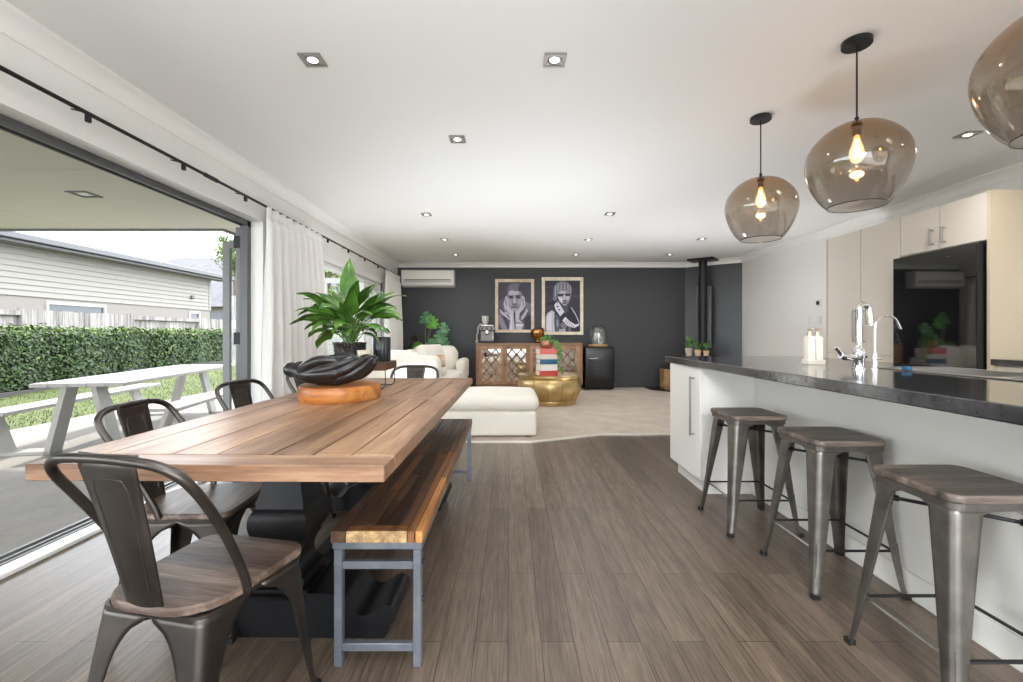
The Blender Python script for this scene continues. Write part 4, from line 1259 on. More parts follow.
# --- heat pump
ac = thing('air_conditioner', 'white wall-mounted air conditioner high on the dark wall', 'air conditioner', (-1.64, 9.17, 2.045))
x0, x1 = -2.165, -1.115
prof = [(9.279, 2.045), (9.14, 2.045), (9.075, 2.075), (9.06, 2.12), (9.06, 2.35), (9.075, 2.378), (9.279, 2.385)]
mb = MB().prism(prof, x0, x1, 'x'); mb.build('casing', M['white_metal'], ac, ac.location, smooth=40)
MB().box(x0 + .02, x1 - .02, 9.05, 9.062, 2.19, 2.36, .004).build('front_panel', mat('white plastic', S(242, 240, 234), .35), ac, ac.location)
MB().box(x0 + .06, x1 - .06, 9.052, 9.07, 2.13, 2.18, .003).build('louvre', mat('grey plastic', S(190, 188, 182), .4), ac, ac.location)
MB().box(x0 + .06, x1 - .06, 9.058, 9.07, 2.178, 2.19).build('outlet_slot', M['black_metal'], ac, ac.location)

# --- framed portraits (flat prints of two generic sitters)
def grey(n, v, tint=12): return mat(n, S(v, v - 2, v + tint), .6)
GR = {v: grey('print grey %d' % v, v) for v in (42, 58, 78, 98, 122, 146, 170, 196, 222)}
def portrait(u2w, rect, layers, frame_px, fcol, label, name='framed_portrait'):
    """layers: (grey, polygon) in print units, back to front"""
    Yb = 9.28
    fx0, fy0 = u2w(frame_px[0], frame_px[1]); fx1, fy1 = u2w(frame_px[2], frame_px[3])
    ix0, iy0 = u2w(rect[0], rect[1]); ix1, iy1 = u2w(rect[2], rect[3])
    t = thing(name, label, 'picture', ((fx0 + fx1) / 2, Yb - .02, fy1), 0, 'framed portraits')
    o = t.location
    mb = MB()
    for a in ((fx0, fx1, iy0, fy0), (fx0, fx1, fy1, iy1)): mb.box(a[0], a[1], Yb - .045, Yb - .002, a[2], a[3], .004)
    for a in ((fx0, ix0), (ix1, fx1)): mb.box(a[0], a[1], Yb - .045, Yb - .002, iy1, iy0, .004)
    mb.build('frame', fcol, t, o)
    keys = sorted({g for g, _ in layers}); mats = [GR[k] for k in keys]
    mb = MB()
    for i, (g, poly) in enumerate(layers):
        mb.mi = keys.index(g)
        y = Yb - .012 - .00035 * i
        pts = [u2w(min(max(u, rect[0]), rect[2]), min(max(v, rect[1]), rect[3])) for u, v in poly]
        mb.add([(p[0], y, p[1]) for p in pts], [tuple(range(len(pts)))])
    mb.build('print', mats, t, o, smooth=0)
    return t
def ell(cx, cy, rx, ry, n=18, a0=0, a1=360): return [(cx + rx * math.cos(R(a0 + (a1 - a0) * i / n)), cy + ry * math.sin(R(a0 + (a1 - a0) * i / n))) for i in range(n if a1 - a0 == 360 else n + 1)]
sB = F / 9.25
def u1(u, v): return ((490 + u * 50 / 487 - VX) / sB, EYE + (VY - (270 + v * 70 / 682)) / sB)
def u2(u, v): return ((535 + u * 55 / 536 - VX) / sB, EYE + (VY - (270 + v * 70 / 682)) / sB)
L1 = [(78, [(80, 118), (400, 118), (400, 582), (80, 582)]),
      (98, [(80, 300), (150, 280), (150, 400), (80, 420)]), (122, [(335, 300), (400, 330), (400, 420), (335, 400)]),
      (98, [(80, 430), (110, 395), (160, 430), (240, 490), (320, 420), (370, 395), (400, 420), (400, 582), (80, 582)]),
      (146, [(80, 440), (100, 430), (170, 582), (120, 582), (80, 500)]),
      (58, [(120, 430), (150, 440), (195, 582), (180, 582)]), (58, [(330, 470), (385, 430), (400, 470), (400, 582), (340, 582)]),
      (196, [(95, 385), (120, 372), (200, 440), (245, 478), (235, 500), (180, 480), (100, 420)]), (58, [(95, 372), (118, 372), (150, 405), (140, 420)]),
      (98, [(150, 420), (170, 430), (200, 470), (180, 465)]),
      (196, [(360, 375), (372, 395), (330, 470), (300, 490), (305, 460)]),
      (98, ell(242, 190, 80, 66)), (122, ell(242, 178, 66, 50)), (78, ell(300, 190, 26, 46)),
      (146, [(168, 235), (180, 205), (215, 190), (240, 205), (270, 198), (305, 215), (316, 250), (314, 320), (290, 370), (255, 400), (230, 400), (195, 370), (172, 310)]),
      (196, [(180, 215), (215, 195), (240, 208), (275, 205), (290, 225), (250, 245), (190, 245)]),
      (170, [(175, 260), (200, 290), (215, 340), (200, 350), (178, 310)]), (170, [(270, 290), (300, 285), (302, 330), (280, 345)]),
      (58, ell(207, 268, 24, 10)), (58, ell(272, 266, 24, 10)), (42, [(178, 252), (225, 248), (228, 256), (182, 260)]), (42, [(252, 248), (300, 246), (302, 254), (254, 256)]),
      (196, [(232, 262), (246, 262), (252, 325), (226, 325)]), (78, ell(238, 332, 24, 8)), (78, ell(238, 358, 34, 10)), (122, ell(238, 354, 28, 5)), (170, ell(238, 385, 26, 11)),
      (196, [(130, 330), (150, 260), (165, 250), (172, 290), (182, 340), (205, 385), (232, 400), (228, 440), (185, 420), (140, 375)]),
      (122, [(150, 270), (158, 300), (165, 350), (158, 350), (148, 310)]),
      (196, [(310, 260), (326, 250), (338, 275), (345, 340), (322, 385), (280, 430), (246, 428), (246, 405), (276, 385), (300, 345)]),
      (122, [(318, 280), (326, 275), (328, 340), (318, 360)]),
      (196, [(188, 415), (228, 430), (236, 480), (244, 582), (184, 582), (196, 500)]), (222, [(200, 430), (214, 440), (214, 582), (196, 582), (206, 500)]),
      (42, [(228, 420), (244, 420), (250, 500), (246, 582), (240, 560)]),
      (196, [(246, 425), (290, 415), (282, 480), (322, 520), (312, 582), (252, 582)]), (146, [(250, 505), (325, 515), (328, 530), (248, 522)]), (222, [(250, 522), (328, 530), (322, 548), (250, 545)])]
L2 = [(58, [(97, 103), (440, 103), (440, 602), (97, 602)]), (78, [(97, 160), (180, 150), (180, 165), (97, 175)]), (78, [(370, 250), (440, 245), (440, 256), (370, 262)]), (42, [(97, 320), (190, 300), (190, 340), (97, 350)]),
      (42, [(180, 420), (240, 380), (350, 360), (415, 430), (440, 520), (440, 602), (180, 602)]),
      (196, [(104, 602), (106, 460), (122, 418), (165, 392), (192, 410), (188, 500), (196, 602)]), (222, [(115, 590), (116, 460), (135, 425), (165, 410), (160, 500), (165, 590)]),
      (78, [(225, 300), (320, 340), (330, 400), (290, 430), (230, 380)]),
      (122, ell(270, 190, 90, 82)), (122, [(182, 200), (215, 200), (218, 270), (205, 300), (175, 292)]), (98, [(340, 200), (361, 200), (352, 285), (335, 290)]),
      (146, [(218, 215), (245, 196), (320, 196), (345, 225), (345, 270), (328, 322), (296, 348), (262, 330), (228, 285)]),
      (222, [(225, 262), (262, 262), (278, 300), (262, 325), (240, 300)]), (196, [(300, 258), (336, 256), (332, 290), (310, 295)]), (196, [(240, 208), (300, 204), (300, 225), (240, 230)]),
      (42, [(218, 234), (276, 232), (276, 252), (225, 254)]), (42, [(296, 232), (342, 230), (342, 250), (298, 252)]), (196, [(276, 245), (294, 245), (300, 296), (272, 296)]),
      (78, ell(288, 298, 20, 7)), (98, ell(290, 320, 26, 9)), (170, ell(292, 338, 18, 8)),
      (170, [(196, 150), (206, 148), (204, 250), (194, 250)]), (170, [(222, 128), (232, 124), (230, 196), (218, 200)]), (170, [(252, 114), (262, 112), (260, 192), (248, 194)]), (170, [(284, 112), (294, 114), (296, 192), (284, 190)]), (170, [(316, 122), (326, 128), (330, 196), (318, 192)]), (170, [(342, 144), (350, 154), (352, 230), (344, 220)]),
      (98, [(196, 440), (215, 430), (240, 480), (240, 602), (200, 602)]), (146, [(205, 500), (225, 480), (235, 540), (215, 560)]), (122, ell(280, 540, 34, 30)), (170, [(235, 575), (300, 570), (300, 602), (235, 602)]), (98, [(320, 560), (350, 540), (360, 602), (320, 602)]),
      (222, [(188, 340), (216, 305), (228, 310), (288, 408), (246, 452), (200, 385)]), (58, [(212, 350), (226, 345), (232, 360), (216, 366)]), (58, [(226, 385), (242, 378), (246, 392), (232, 398)]), (58, [(212, 312), (222, 310), (226, 322), (216, 326)]),
      (42, [(250, 450), (286, 410), (300, 450), (268, 490)]),
      (222, [(266, 492), (296, 456), (340, 500), (395, 532), (434, 518), (424, 545), (380, 566), (320, 545)])] + \
     [(78, [(290 + 18 * i, 470 + 14 * i), (294 + 18 * i, 474 + 14 * i), (276 + 19 * i, 506 + 12 * i), (272 + 19 * i, 502 + 12 * i)]) for i in range(1, 6)] + \
     [(196, [(348, 366), (356, 362), (400, 430), (438, 520), (430, 522), (394, 440)])]
pale_wood = mat('whitewashed timber frame', S(242, 230, 208), .6, c2=S(216, 190, 158), vscale=7)
pale_wood2 = mat('chalky painted timber frame', S(246, 240, 222), .6, c2=S(222, 208, 180), vscale=9)
portrait(u1, (80, 118, 400, 582), L1, (50, 88, 430, 610), pale_wood, 'framed black-and-white portrait of a child resting face on both hands')
portrait(u2, (97, 103, 440, 602), L2, (66, 70, 470, 632), pale_wood2, 'framed black-and-white portrait of a person with fringe and patterned beaded strap')

# --- sideboard with lattice mirror doors
M['sb_wood'] = wood('brown mango wood', [S(122, 92, 66), S(164, 128, 96), S(186, 152, 118)], 'Z', 7, .5, .2)
M['sb_wood_x'] = wood('brown mango wood top', [S(128, 96, 70), S(168, 132, 100)], 'X', 7, .5, .2)
sb = thing('sideboard', 'brown timber sideboard with diamond lattice mirror doors against the dark wall', 'sideboard', (.375, 9.06, 0))
so_ = sb.location
bx0_, bx1_, yf, yb_ = -.665, 1.415, 8.86, 9.26
mb = MB().box(bx0_, bx1_, yf, yb_, .875, .92, .004).box(bx0_, bx0_ + .05, yf + .002, yb_, .06, .875).box(bx1_ - .05, bx1_, yf + .002, yb_, .06, .875).box(bx0_, bx1_, yf + .002, yb_, .06, .11).box(bx0_, bx1_, yb_ - .02, yb_, .06, .875)
mb.build('case', M['sb_wood_x'], sb, so_)
for x in (bx0_ + .02, bx1_ - .09):
    for y in (yf + .02, yb_ - .09): MB().box(x, x + .07, y, y + .07, .012, .06).build('foot', M['sb_wood'], sb, so_)
dw = (bx1_ - bx0_ - .10) / 4
for k in range(4):
    a = bx0_ + .05 + k * dw + .003; c_ = a + dw - .006
    z0, z1, st_ = .115, .87, .068
    mb = MB().box(a, a + st_, yf, yf + .025, z0, z1, .003).box(c_ - st_, c_, yf, yf + .025, z0, z1, .003).box(a + st_, c_ - st_, yf, yf + .025, z0, z0 + st_, .003).box(a + st_, c_ - st_, yf, yf + .025, z1 - st_, z1, .003)
    d_ = mb.build('door', M['sb_wood'], sb, so_)
    ia, ic, iz0, iz1 = a + st_, c_ - st_, z0 + st_, z1 - st_
    MB().box(ia, ic, yf + .018, yf + .022, iz0, iz1).build('mirror', M['mirror'], d_, so_)
    mb = MB()
    W_, H_ = ic - ia, iz1 - iz0
    nx, nz_ = 2.0, 3.0
    def seg(p, q):
        p, q = Vector((p[0], 0, p[1])), Vector((q[0], 0, q[1])); dv = (q - p)
        if dv.length < .02: return
        dv.normalize(); nv = Vector((-dv.z, 0, dv.x)) * .019
        mb.prism([((p - nv).x, (p - nv).z), ((p + nv).x, (p + nv).z), ((q + nv).x, (q + nv).z), ((q - nv).x, (q - nv).z)], yf + .006, yf + .018, 'y')
    def clipline(x_a, s):   # u = x_a + s*v in cell units, v in 0..nz
        va, vb = 0.0, nz_
        lo = (0 - x_a) / s; hi = (nx - x_a) / s
        va, vb = max(va, min(lo, hi)), min(vb, max(lo, hi))
        if vb > va: seg((ia + (x_a + s * va) / nx * W_, iz0 + va / nz_ * H_), (ia + (x_a + s * vb) / nx * W_, iz0 + vb / nz_ * H_))
    for j in range(-3, 3): clipline(j + .5 - .0, 1.0)
    for j in range(0, 6): clipline(j + .5, -1.0)
    mb.build('lattice', M['sb_wood'], d_, so_)
    hx = c_ - .03 if k % 2 == 0 else a + .03
    MB().ball((hx, yf - .012, .50), .013, seg=10, rings=6).build('knob', M['black_metal'], d_, so_)

# --- coffee machine, grinder and trailing string on the sideboard
TP = .92
cm = thing('coffee_machine', 'black and silver espresso machine at the left end of the sideboard', 'coffee machine', (-.45, 9.005, TP))
MB().box(-.15, .15, -.13, .13, .0, .06, .008).box(-.15, .15, .0, .13, .06, .30, .01).box(-.15, .15, -.13, .13, .245, .335, .012).build('body', M['black_metal'], cm)
MB().box(-.145, .145, -.137, -.128, .255, .325, .003).build('control_panel', mat('polished steel front', S(104, 102, 99), .3, .7), cm)
MB().box(-.13, .13, -.006, .002, .07, .235, .002).build('splash_panel', mat('dull steel panel', S(128, 125, 120), .4, .7), cm)
MB().box(-.13, .13, -.135, -.004, .056, .066, .002).build('drip_tray', M['steel'], cm)
MB().cyl((0, -.06), .04, .195, .247, 16).build('group_head', M['chrome'], cm)
mb = MB().cyl((0, -.06), .036, .165, .195, 16).tube([(0, -.09, .18), (.0, -.20, .172)], [.010, .014], 10); mb.build('portafilter', M['black_metal'], cm)
MB().tube([(.11, -.10, .25), (.115, -.11, .15), (.12, -.12, .11)], .006, 8).build('steam_wand', M['chrome'], cm)
for x in (-.09, .0, .09): MB().lathe([(.022, 0), (.022, .006)], 16).build('gauge', M['black_metal'], cm)
for i, o in enumerate([c_ for c_ in cm.children if c_.name.startswith('gauge')]):
    o.rotation_euler = (R(90), 0, 0); o.location = ((-.09, 0, .09)[i], -.138, .29)
MB().box(-.12, .12, -.10, .11, .335, .36, .004).build('cup_rail', M['steel'], cm)
gr_ = thing('coffee_grinder', 'coffee grinder with a pale hopper behind the espresso machine', 'grinder', (-.50, 9.20, TP))
MB().box(-.05, .05, -.045, .045, 0, .36, .01).build('body', M['black_metal'], gr_)
MB().lathe([(.035, .36), (.068, .43), (.07, .54), (.066, .545)], 20).build('hopper', mat('frosted white hopper', S(214, 212, 208), .4), gr_, smooth=40)
bd = thing('bead_garland', 'pale grey bead garland hanging down beside the espresso machine', 'garland', (-.665, 9.0, .9))
mb = MB(); pts = catmull([(-.575, 9.16, 1.30), (-.622, 9.08, 1.26), (-.642, 8.99, 1.12), (-.65, 8.94, .98), (-.65, 8.92, .938)], 10)
for i, p in enumerate(pts):
    if i % 1 == 0: mb.ball((p.x + rnd.uniform(-.012, .012), p.y, p.z), .016, seg=8, rings=5)
mb.build('beads', mat('pale grey beads', S(176, 174, 172), .5), bd, bd.location, smooth=180)
MB().tube([tuple(p) for p in pts], .003, 5).build('string', M['rubber'], bd, bd.location)

# --- footed bronze bowl
M['bronze'] = mat('polished rose bronze', S(190, 138, 84), .2, 1.0)
bw = thing('footed_bowl', 'polished bronze footed bowl on the sideboard in front of the portraits', 'bowl', (.545, 9.02, TP))
MB().lathe([(.075, 0), (.078, .01), (.04, .03), (.03, .06), (.04, .075), (.09, .10), (.128, .15), (.14, .21), (.135, .255), (.128, .27), (.122, .265), (.128, .21), (.115, .155), (.08, .12), (.001, .11)], 32, capt=False).build('bowl', M['bronze'], bw, smooth=40)
for i in range(9):
    a = 2.399 * i; r_ = .018 * i ** .5 * 2
    o = MB().ball((0, 0, .0), .04, seg=12, rings=8); o = o.build('dried_pod', mat('dark seed pod', S(52, 40, 34), .6) if i == 0 else bpy.data.materials['dark seed pod'], None)
    o.location = (.545 + r_ * math.cos(a), 9.02 + r_ * math.sin(a), TP + .20 + .01 * (i % 3)); tag(o, 'dark dried pods heaped in the bronze footed bowl', 'pod', 'dried pods in the bronze bowl')

# --- retro bar fridge with glass dome
bf = thing('bar_fridge', 'small black retro fridge with rounded edges beside the sideboard', 'fridge', (1.735, 8.98, .012))
M['black_gloss'] = mat('black enamel', S(20, 20, 22), .22)
MB().rbox(-.285, .285, -.12, .23, .008, .845, .05, 3, 4).build('body', M['black_gloss'], bf, smooth=60, merge=True)
MB().rbox(-.285, .285, -.20, -.125, .02, .845, .037, 3, 4).build('door', M['black_gloss'], bf, smooth=60, merge=True)
MB().tube([(-.21, -.20, .615), (-.21, -.232, .615), (-.05, -.232, .615), (-.05, -.20, .615)], .014, 10).build('handle', M['chrome'], bf.children[-1])
for x in (-.22, .22):
    for y in (-.08, .18): MB().cyl((x, y), .02, .0, .03, 10).build('foot', M['black_metal'], bf)
MB().box(.284, .292, -.15, -.10, .08, .14).build('hinge', M['steel'], bf)
cl = thing('glass_dome', 'glass cloche on a round wooden base on top of the black bar fridge', 'cloche', (1.74, 8.98, .857))
MB().lathe([(.185, 0), (.19, .006), (.19, .03), (.185, .036)], 32).build('base', mat('pale timber base', S(190, 146, 96), .5), cl, smooth=40)
pp = catmull([(.168, 0, .037), (.17, 0, .20), (.165, 0, .30), (.14, 0, .365), (.09, 0, .40), (.03, 0, .412), (.001, 0, .413)], 4)
MB().lathe([(p.x, p.z) for p in pp], 40, capb=False, capt=False).build('glass_cover', M['cloche_glass'], cl, smooth=180)
MB().ball((0, 0, .424), .014, seg=10, rings=6).build('knob', M['cloche_glass'], cl)
dd = thing('dried_arrangement', 'pale dried moss and twigs under the glass cloche', 'ornament', (1.74, 8.98, .894))
mb = MB(); r3 = random.Random(4)
for i in range(22):
    a = r3.uniform(0, 2 * PI); z = r3.uniform(.02, .26); q = r3.uniform(.02, .075) * (1 - z * 1.6)
    mb.ball((q * math.cos(a), q * math.sin(a), z), r3.uniform(.012, .026), seg=7, rings=5)
mb.build('moss', mat('dried moss', S(168, 158, 126), .9, c2=S(110, 104, 84), vscale=20), dd, smooth=60)
mb = MB()
for i in range(8):
    a = 2 * PI * i / 8; mb.tube([(.01 * math.cos(a), .01 * math.sin(a), 0), (.03 * math.cos(a), .03 * math.sin(a), .16), (.07 * math.cos(a + .4), .07 * math.sin(a + .4), .29)], .003, 5)
mb.build('twigs', M['bark'], dd)

# --- brass drum table
M['brass'] = mat('aged hammered brass', S(214, 190, 138), .36, .9, c2=S(176, 148, 98), vscale=4, bmp=.12, bscale=22)
M['brass_dark'] = mat('dark brass seam', S(96, 72, 40), .5, .9)
dt = thing('drum_table', 'round bulging brass drum coffee table behind the ottoman', 'coffee table', (.62, 7.23, .025))
pp = catmull([(.425, 0, -.012), (.43, 0, .05), (.425, 0, .055), (.45, 0, .09), (.487, 0, .18), (.50, 0, .25), (.495, 0, .32), (.468, 0, .375), (.452, 0, .39), (.468, 0, .40), (.472, 0, .435), (.466, 0, .442), (.45, 0, .436), (.001, 0, .434)], 4)
MB().lathe([(max(.001, p.x), p.z) for p in pp], 56, capt=False).build('drum', M['brass'], dt, smooth=45)
mb = MB()
for k in range(14):
    a = 2 * PI * k / 14 + .1
    mb.tube([((r_ + .0005) * math.cos(a), (r_ + .0005) * math.sin(a), z) for r_, z in ((.428, .06), (.45, .09), (.487, .18), (.50, .25), (.495, .32), (.468, .375))], .0028, 5)
mb.build('seams', M['brass_dark'], dt)
DTZ = .025 + .436
# books
def book(z, th, wx, dy, cover, lab, rz_, off_=(0, 0)):
    t = thing('book', lab, 'book', (.565 + off_[0], 7.08 + off_[1], z), R(rz_), 'books stacked on the brass drum table')
    mb = MB().box(-wx / 2, wx / 2, -dy / 2, dy / 2, 0, .006, .001).box(-wx / 2, wx / 2, -dy / 2, dy / 2, th - .006, th, .001).box(-wx / 2, wx / 2, -dy / 2, -dy / 2 + .008, .004, th - .004)
    mb.build('cover', cover, t)
    MB().box(-wx / 2 + .008, wx / 2 - .008, -dy / 2 + .008, dy / 2 - .008, .006, th - .006).build('pages', M['pages'], t)
M['pages'] = mat('book pages', S(226, 222, 212), .8)
cred, cwhite, cblue, csal, ccream = mat('red book cloth', S(196, 74, 66), .55), mat('white book cover', S(228, 228, 226), .45), mat('blue book cover', S(44, 96, 134), .5), mat('salmon book cover', S(208, 106, 100), .55), mat('cream book cover', S(214, 206, 192), .5)
z = DTZ
for th, wx, cov, lab, rz_ in ((.078, .29, cred, 'red book at the bottom of the stack on the brass table', 12), (.098, .27, cwhite, 'thick white book directly above the bottom red book', 15), (.075, .27, cblue, 'blue book in the middle of the stack on the brass table', 11),
                              (.075, .26, ccream, 'cream book between the blue and the salmon book', 16), (.088, .28, csal, 'salmon red book on top of the stack, under the planter', 13)):
    book(z, th, wx, .27, cov, lab, rz_); z += th + .0005
BT = z
cp = thing('trailing_plant', 'trailing green plant in a hammered copper pot on top of the book stack', 'plant', (.57, 7.08, BT))
MB().lathe([(.06, 0), (.085, .02), (.098, .07), (.092, .115), (.086, .125), (.08, .12), (.085, .08)], 28, capt=False).build('pot', mat('hammered copper', S(206, 160, 132), .28, .8, c2=S(150, 100, 76), vscale=16, bmp=.4, bscale=40), cp, smooth=40)
MB().cyl((0, 0), .083, .085, .10, 20).build('soil', M['soil'], cp)
M['pothos'] = leaf_mat('pothos leaf', S(96, 150, 60), S(56, 104, 40), .35)
mb = MB(); r4 = random.Random(9)
def heart(mb, c, n, up, s):
    n = n.normalized(); u = (up - n * up.dot(n)).normalized(); v = n.cross(u)
    o = [(0, .15), (-.35, .42), (-.55, .1), (-.4, -.4), (0, -1), (.4, -.4), (.55, .1), (.35, .42)]
    mb.add([tuple(c + v * a * s + u * b_ * s + n * abs(a) * .25 * s) for a, b_ in o] + [tuple(c + u * -.2 * s)], [(8, i, (i + 1) % 8) for i in range(8)])
for i in range(34):
    a = r4.uniform(0, 2 * PI); q = r4.uniform(.02, .12)
    heart(mb, Vector((q * math.cos(a), q * math.sin(a), .13 + r4.uniform(0, .07))), Vector((math.cos(a) * .6, math.sin(a) * .6 - .3, 1)), Vector((-math.cos(a), -math.sin(a), .4)), r4.uniform(.035, .055))
vines = [[(.07, -.05, .13), (.15, -.10, .12), (.185, -.13, .03), (.19, -.14, -.10), (.185, -.15, -.22), (.20, -.15, -.36)], [(.08, -.02, .13), (.16, -.05, .10), (.20, -.08, -.02), (.205, -.10, -.15)], [(.05, -.07, .13), (.11, -.14, .10), (.15, -.17, .0), (.16, -.17, -.08)]]
mb.mi = 1
for v_ in vines: mb.tube([tuple(p) for p in catmull(v_, 5)], .0035, 5)
mb.mi = 0
for v_ in vines:
    for p in catmull(v_, 4):
        heart(mb, p + Vector((r4.uniform(-.025, .025), -.012, r4.uniform(-.01, .01))), Vector((r4.uniform(-.8, .8), -1, r4.uniform(-.2, .7))), Vector((r4.uniform(-.6, .6), 0, 1)), r4.uniform(.022, .038))
mb.build('foliage', [M['pothos'], M['lily_stem']], cp, smooth=0)

# --- ottoman
ot = thing('ottoman', 'large cream upholstered ottoman in front of the sofa, at the carpet edge', 'ottoman', (-.225, 5.25, .012))
ox, oy = ot.location.x, ot.location.y
MB().rbox(-.51, .505, -.455, .45, .010, .272, .03, 4, 3).build('base', M['linen'], ot, smooth=60, merge=True)
MB().rbox(-.545, .53, -.475, .47, .274, .425, .085, 8, 5, puff=(.012, .012, .04)).build('cushion', M['linen'], ot, smooth=60, merge=True)
for sx in (-.44, .42):
    for sy in (-.40, .38): MB().box(sx - .03, sx + .03, sy - .02, sy + .02, 0, .012).build('foot', M['black_metal'], ot)

# --- sofa: near unit with its back to the viewer, far unit against the dark wall
sf = thing('sofa', 'cream L-shaped sofa with loose cushions in front of the dark wall', 'sofa', (-1.5, 7.3, .012))
fo2 = sf.location
zc = .012
def cush(name, x0, x1, y0, y1, z0, z1, r, puff=(.015, .015, .02), rot=None, parent=sf, offv=None, m_='linen'):
    mb = MB()
    if rot:
        c0 = Vector(((x0 + x1) / 2, (y0 + y1) / 2, z0)); mb.M = Matrix.Translation(c0) @ rot @ Matrix.Translation(-c0)
    mb.rbox(x0, x1, y0, y1, z0, z1, r, 5, 4, puff=puff)
    return mb.build(name, M[m_], parent, offv if offv is not None else fo2, smooth=60, merge=True)
cush('base', -2.05, -.86, 6.05, 7.95, zc + .04, .26, .03, (0, 0, 0))
cush('base', -2.05, -.80, 7.98, 8.88, zc + .04, .26, .03, (0, 0, 0))
cush('seat_cushion', -1.98, -.86, 6.38, 7.95, .262, .44, .06)
cush('seat_cushion', -2.0, -.86, 7.97, 8.62, .262, .44, .06)
cush('backrest', -2.05, -.94, 6.02, 6.36, .262, .80, .10, (.0, .03, .03))
cush('armrest', -.97, -.80, 8.10, 8.88, .262, .64, .06, (.01, .01, .01))
cush('backrest', -2.03, -1.0, 8.62, 8.88, .262, .80, .08, (0, .02, .02))
cush('side_backrest', -2.06, -1.84, 6.4, 8.7, .262, .74, .08, (.02, 0, .02))
cush('back_cushion', -1.36, -1.0, 8.34, 8.56, .445, .86, .08, (.02, .05, .03), Matrix.Rotation(R(-9), 4, 'X'))
cush('back_cushion', -1.80, -1.40, 8.34, 8.56, .445, .86, .08, (.02, .05, .03), Matrix.Rotation(R(-9), 4, 'X'))
for sx in (-1.95, -.95):
    for sy in (6.15, 8.78): MB().box(sx - .03, sx + .03, sy - .03, sy + .03, zc, zc + .042).build('foot', M['black_metal'], sf, fo2)
def pillow(x, y, z, w, h, d_, rz_, tilt, label, m_='linen', r=.06):
    t = thing('cushion', label, 'cushion', (x, y, z), 0, 'loose cushions on the sofa')
    mb = MB(); mb.M = Matrix.Rotation(R(rz_), 4, 'Z') @ Matrix.Rotation(R(tilt), 4, 'X')
    mb.rbox(-w / 2, w / 2, -d_ / 2, d_ / 2, 0, h, min(r, d_ * .45), 8, 4, puff=(-.02, .05, -.01))
    mb.build('cover', M[m_], t, smooth=60, merge=True)
    return t
M['rust_print'] = mat('cream cushion with rust print', S(228, 216, 196), .85, c2=S(168, 106, 62), vscale=9)
pillow(-1.10, 6.75, .46, .50, .50, .13, 62, -14, 'large cream cushion leaning upright at the open end of the sofa')
pillow(-1.45, 6.58, .46, .55, .40, .13, 8, -24, 'cream cushion lying behind the sofa backrest, left of the upright one')
pillow(-1.72, 6.9, .46, .52, .42, .13, -30, -20, 'cream cushion nearest to the curtain on the sofa')
pillow(-1.02, 6.56, .62, .20, .19, .07, 20, -20, 'small cushion with rust-orange pattern tucked beside the large cream cushion', 'rust_print', .03)

# --- monstera behind the sofa
mo = thing('monstera', 'monstera plant with split leaves standing behind the sofa at the dark wall', 'plant', (-1.64, 9.07, .012))
MB().lathe([(.10, 0), (.12, .02), (.135, .28), (.14, .30), (.13, .30), (.125, .26)], 24, capt=False).build('pot', mat('white planter', S(208, 206, 200), .5), mo, smooth=40)
MB().cyl((0, 0), .126, .25, .265, 20).build('soil', M['soil'], mo)
M['monstera'] = leaf_mat('monstera leaf', S(112, 160, 116), S(70, 122, 76), .4)
M['monstera_bright'] = leaf_mat('young monstera leaf', S(104, 168, 58), S(72, 128, 40), .4)
def split_leaf(mb, c, n, up, s):
    n = n.normalized(); u = (up - n * up.dot(n)).normalized(); v = n.cross(u)
    pts = []
    nseg = 34
    for i in range(nseg):
        a = 2 * PI * i / nseg
        x = math.sin(a); y = math.cos(a)
        rr = 1.0 - .28 * max(0, y) ** 6
        k = 1.0
        if .25 < abs(math.atan2(x, -y)) < 2.4 and i % 4 == 0: k = .55
        pts.append(c + v * x * rr * k * s * .85 + u * (-y) * rr * k * s + n * (-.18 * x * x * s))
    o = [tuple(p) for p in pts] + [tuple(c)]
    mb.add(o, [(nseg, i, (i + 1) % nseg) for i in range(nseg)])
leaves = [((-.02, -.10, 1.40), (-.1, -1, .5), .155, 0), ((.12, -.14, 1.30), (.1, -1, .3), .15, 1), ((.34, -.05, 1.20), (.5, -1, .6), .14, 0), ((.28, -.10, 1.02), (.3, -1, .5), .17, 0), ((.10, -.16, .88), (.0, -1, .6), .15, 0), ((-.20, -.12, .86), (-.3, -1, 1.2), .13, 1), ((.36, -.06, .88), (.4, -.8, .6), .14, 0), ((-.05, -.12, .74), (0, -1, .6), .14, 0)]
mb = MB()
for c_, n_, s_, mi in leaves:
    mb.mi = mi; split_leaf(mb, Vector(c_), Vector(n_), Vector((0, .2, 1)), s_)
mb.build('foliage', [M['monstera'], M['monstera_bright']], mo, smooth=0)
mb = MB()
for c_, n_, s_, mi in leaves:
    mb.tube([tuple(p) for p in catmull([(c_[0] * .1, c_[1] * .2, .25), (c_[0] * .3 - .03, c_[1] * .5, .25 + (c_[2] - .25) * .6), c_], 5)], [.011] * 4 + [.008] * 4 + [.005] * 3, 6)
mb.build('stems', mat('brown green stalk', S(150, 140, 104), .6), mo)

